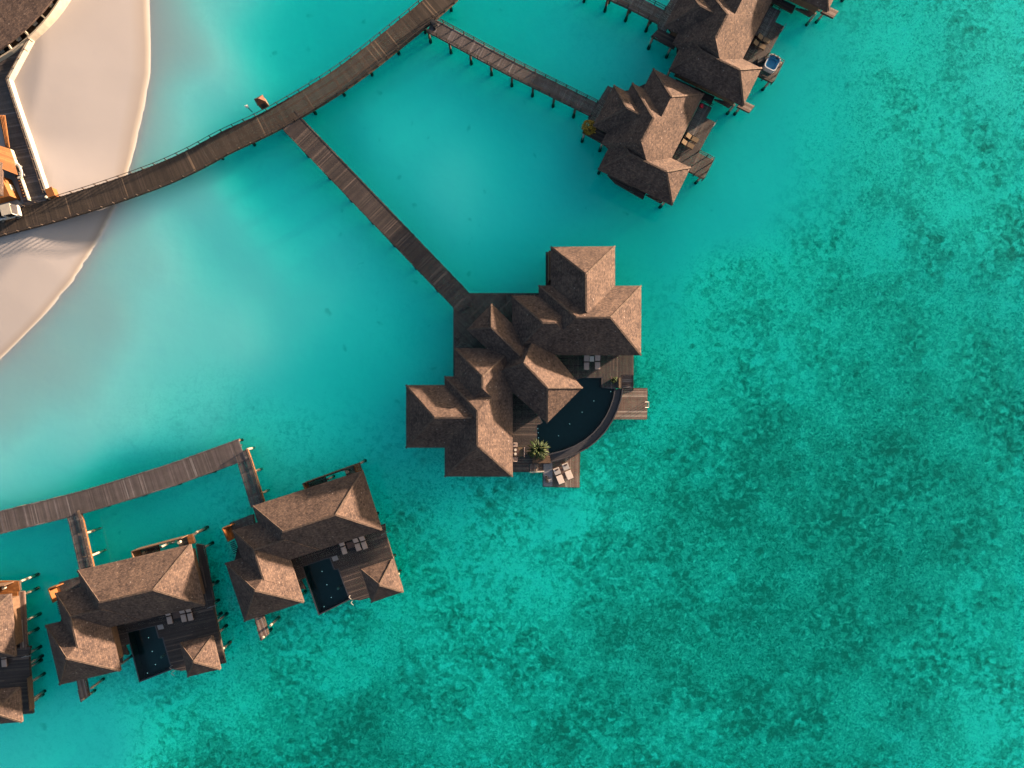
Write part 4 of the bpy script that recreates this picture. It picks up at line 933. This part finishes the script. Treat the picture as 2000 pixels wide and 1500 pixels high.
m = MB(); m.prism([W(*p, 1.98) for p in ((-40, 382), (32, 388), (48, 404), (-40, 432))], 1.7, 1.975); tag(build('ramp', m, 'grey', loc=W(0, 395, 1.7)), 'pale grey paved ramp between hut and boardwalk', 'ramp')

# ------------------------------------------------------------------ vehicles
def wheel(parent, p, r, ax, w=.18):
    m = MB(); m.cyl(p - ax * w / 2, p + ax * w / 2, r, 14); o = build('wheel', m, 'black', parent); h = MB(); h.cyl(p + ax * (w / 2 + .001), p + ax * (w / 2 + .02), r * .55, 10); h.cyl(p - ax * (w / 2 + .02), p - ax * (w / 2 + .001), r * .55, 10); build('hub', h, 'steel', o)
def utility_cart():
    c = W(22, 419.5, 2.0); rz = R(14); rot = Matrix.Rotation(rz, 4, 'Z'); root = thing('utility_cart', 'white electric cart with an open cargo bed on the curved boardwalk', 'cart', c)
    P = lambda x, y, z: c + rot @ Vector((x, y, z)); ax = rot @ Vector((0, 1, 0))
    for x in (-1.05, .95):
        for y in (-.66, .66): wheel(root, P(x, y, .3), .3, ax)
    m = MB(); m.frame(P(0, 0, .5), (3.2, 1.3, .3), rz); m.frame(P(1.35, 0, .75), (.65, 1.35, .4), rz); build('body', m, 'white', root, bevel=.06)
    m = MB(); m.frame(P(.75, 0, 1.95), (1.35, 1.42, .09), rz); build('cab_roof', m, 'cream', root, bevel=.035)
    for x in (.15, 1.35):
        for y in (-.62, .62): m = MB(); m.beam(P(x, y, .7), P(x - .05, y, 1.92), .06, .06); build('pillar', m, 'white', root)
    m = MB(); m.beam(P(1.5, 0, .95), P(1.4, 0, 1.88), 1.2, .02); build('windscreen', m, 'rim', root)
    m = MB(); m.frame(P(.55, 0, .85), (.55, 1.2, .35), rz); m.frame(P(.28, 0, 1.15), (.14, 1.2, .5), rz); build('seat', m, 'black', root, bevel=.04)
    m = MB(); m.frame(P(-.85, 0, .7), (1.55, 1.4, .08), rz)
    for y in (-.68, .68): m.frame(P(-.85, y, .92), (1.55, .06, .38), rz)
    for x in (-1.6, -.1): m.frame(P(x, 0, .92), (.06, 1.3, .38), rz)
    build('cargo_bed', m, 'spa', root)
    m = MB(); m.cyl(P(1.69, .45, .72), P(1.72, .45, .72), .09, 10); build('headlight', m, 'cream', root); m = MB(); m.cyl(P(1.69, -.45, .72), P(1.72, -.45, .72), .09, 10); build('headlight', m, 'cream', root)
    for k, (x, y, s, l) in enumerate(((-1.15, .1, .62, 'left dark crate in the bed of the white cart'), (-.5, -.1, .55, 'right dark crate in the bed of the white cart'))):
        m = MB(); q = P(x, y, .745); h = s / 2; rr = rz
        m.frame(q + Vector((0, 0, .03)), (s, s * 1.2, .06), rr)
        for sx in (-1, 1): m.frame(q + rot @ Vector((sx * (h - .02), 0, .25)), (.04, s * 1.2, .38), rr); m.frame(q + rot @ Vector((0, sx * (s * .6 - .02), .25)), (s - .09, .04, .38), rr)
        tag(build('crate', m, 'black', loc=q), l, 'crate', 'crates in the cart bed')
utility_cart()
def buggy():
    c = W(40, 337, 1.98); rz = R(-72); rot = Matrix.Rotation(rz, 4, 'Z'); root = thing('golf_buggy', 'small white buggy parked against the low wall by the orange shed', 'buggy', c)
    P = lambda x, y, z: c + rot @ Vector((x, y, z)); ax = rot @ Vector((0, 1, 0))
    for x in (-.55, .55):
        for y in (-.45, .45): wheel(root, P(x, y, .22), .22, ax, .14)
    m = MB(); m.frame(P(0, 0, .4), (1.7, .85, .22), rz); build('body', m, 'black', root, bevel=.05)
    m = MB()
    pts = [P(-.8, -.35, .62), P(-.85, .35, .62), P(-.4, .52, .66), P(.3, .55, .68), P(.85, .35, .64), P(.9, -.2, .62)]
    for a, b in zip(pts[:-1], pts[1:]): m.beam(a, b, .24, .16)
    build('bodywork', m, 'white', root)
    m = MB(); m.frame(P(-.1, .0, .62), (.5, .7, .2), rz); m.frame(P(-.38, 0, .85), (.12, .7, .4), rz); build('seat', m, 'black', root, bevel=.04)
    m = MB(); m.cyl(P(.45, .1, .6), P(.25, .1, 1.0), .03, 8); m.cyl(P(.24, .1, 1.0), P(.21, .1, 1.04), .17, 12); build('steering_wheel', m, 'black', root)
buggy()

# ------------------------------------------------------------------ light, sky, camera
SUN_AZ, SUN_EL = 32.0, 7.0
sv = Vector((math.cos(R(SUN_AZ)) * math.cos(R(SUN_EL)), math.sin(R(SUN_AZ)) * math.cos(R(SUN_EL)), math.sin(R(SUN_EL))))
sl = bpy.data.lights.new('sun', 'SUN'); sl.energy = 5.0; sl.angle = R(2.0); sl.color = (1.0, 0.70, 0.47)
so = bpy.data.objects.new('sun', sl); COL.objects.link(so); so.rotation_euler = (-sv).to_track_quat('-Z', 'Y').to_euler(); so.location = sv * 150
wd = bpy.data.worlds.new('World'); SC.world = wd; wd.use_nodes = True; nt = wd.node_tree; nt.nodes.clear(); g = NT(nt)
sky = g.n('ShaderNodeTexSky', sky_type='NISHITA'); sky.sun_disc = False; sky.sun_elevation = R(SUN_EL); sky.sun_rotation = R(90 - SUN_AZ); sky.air_density = 1.0; sky.dust_density = 6.5; sky.ozone_density = 1.0
bg = g.n('ShaderNodeBackground', {'Color': sky.outputs[0], 'Strength': 0.072}); ow_ = g.n('ShaderNodeOutputWorld'); g.link(bg.outputs[0], ow_.inputs[0])
cam = bpy.data.cameras.new('camera'); cam.sensor_width = 36.0; cam.sensor_fit = 'HORIZONTAL'; cam.lens = FPX / 2000 * 36; cam.clip_end = 9000
co_ = bpy.data.objects.new('camera', cam); COL.objects.link(co_); co_.location = (0, 0, CAMH); SC.camera = co_
SC.view_settings.view_transform = 'Standard'; SC.view_settings.look = 'None'; SC.view_settings.gamma = 1; SC.view_settings.exposure = 3.1
SC.cycles.transparent_max_bounces = 16; SC.cycles.max_bounces = 8
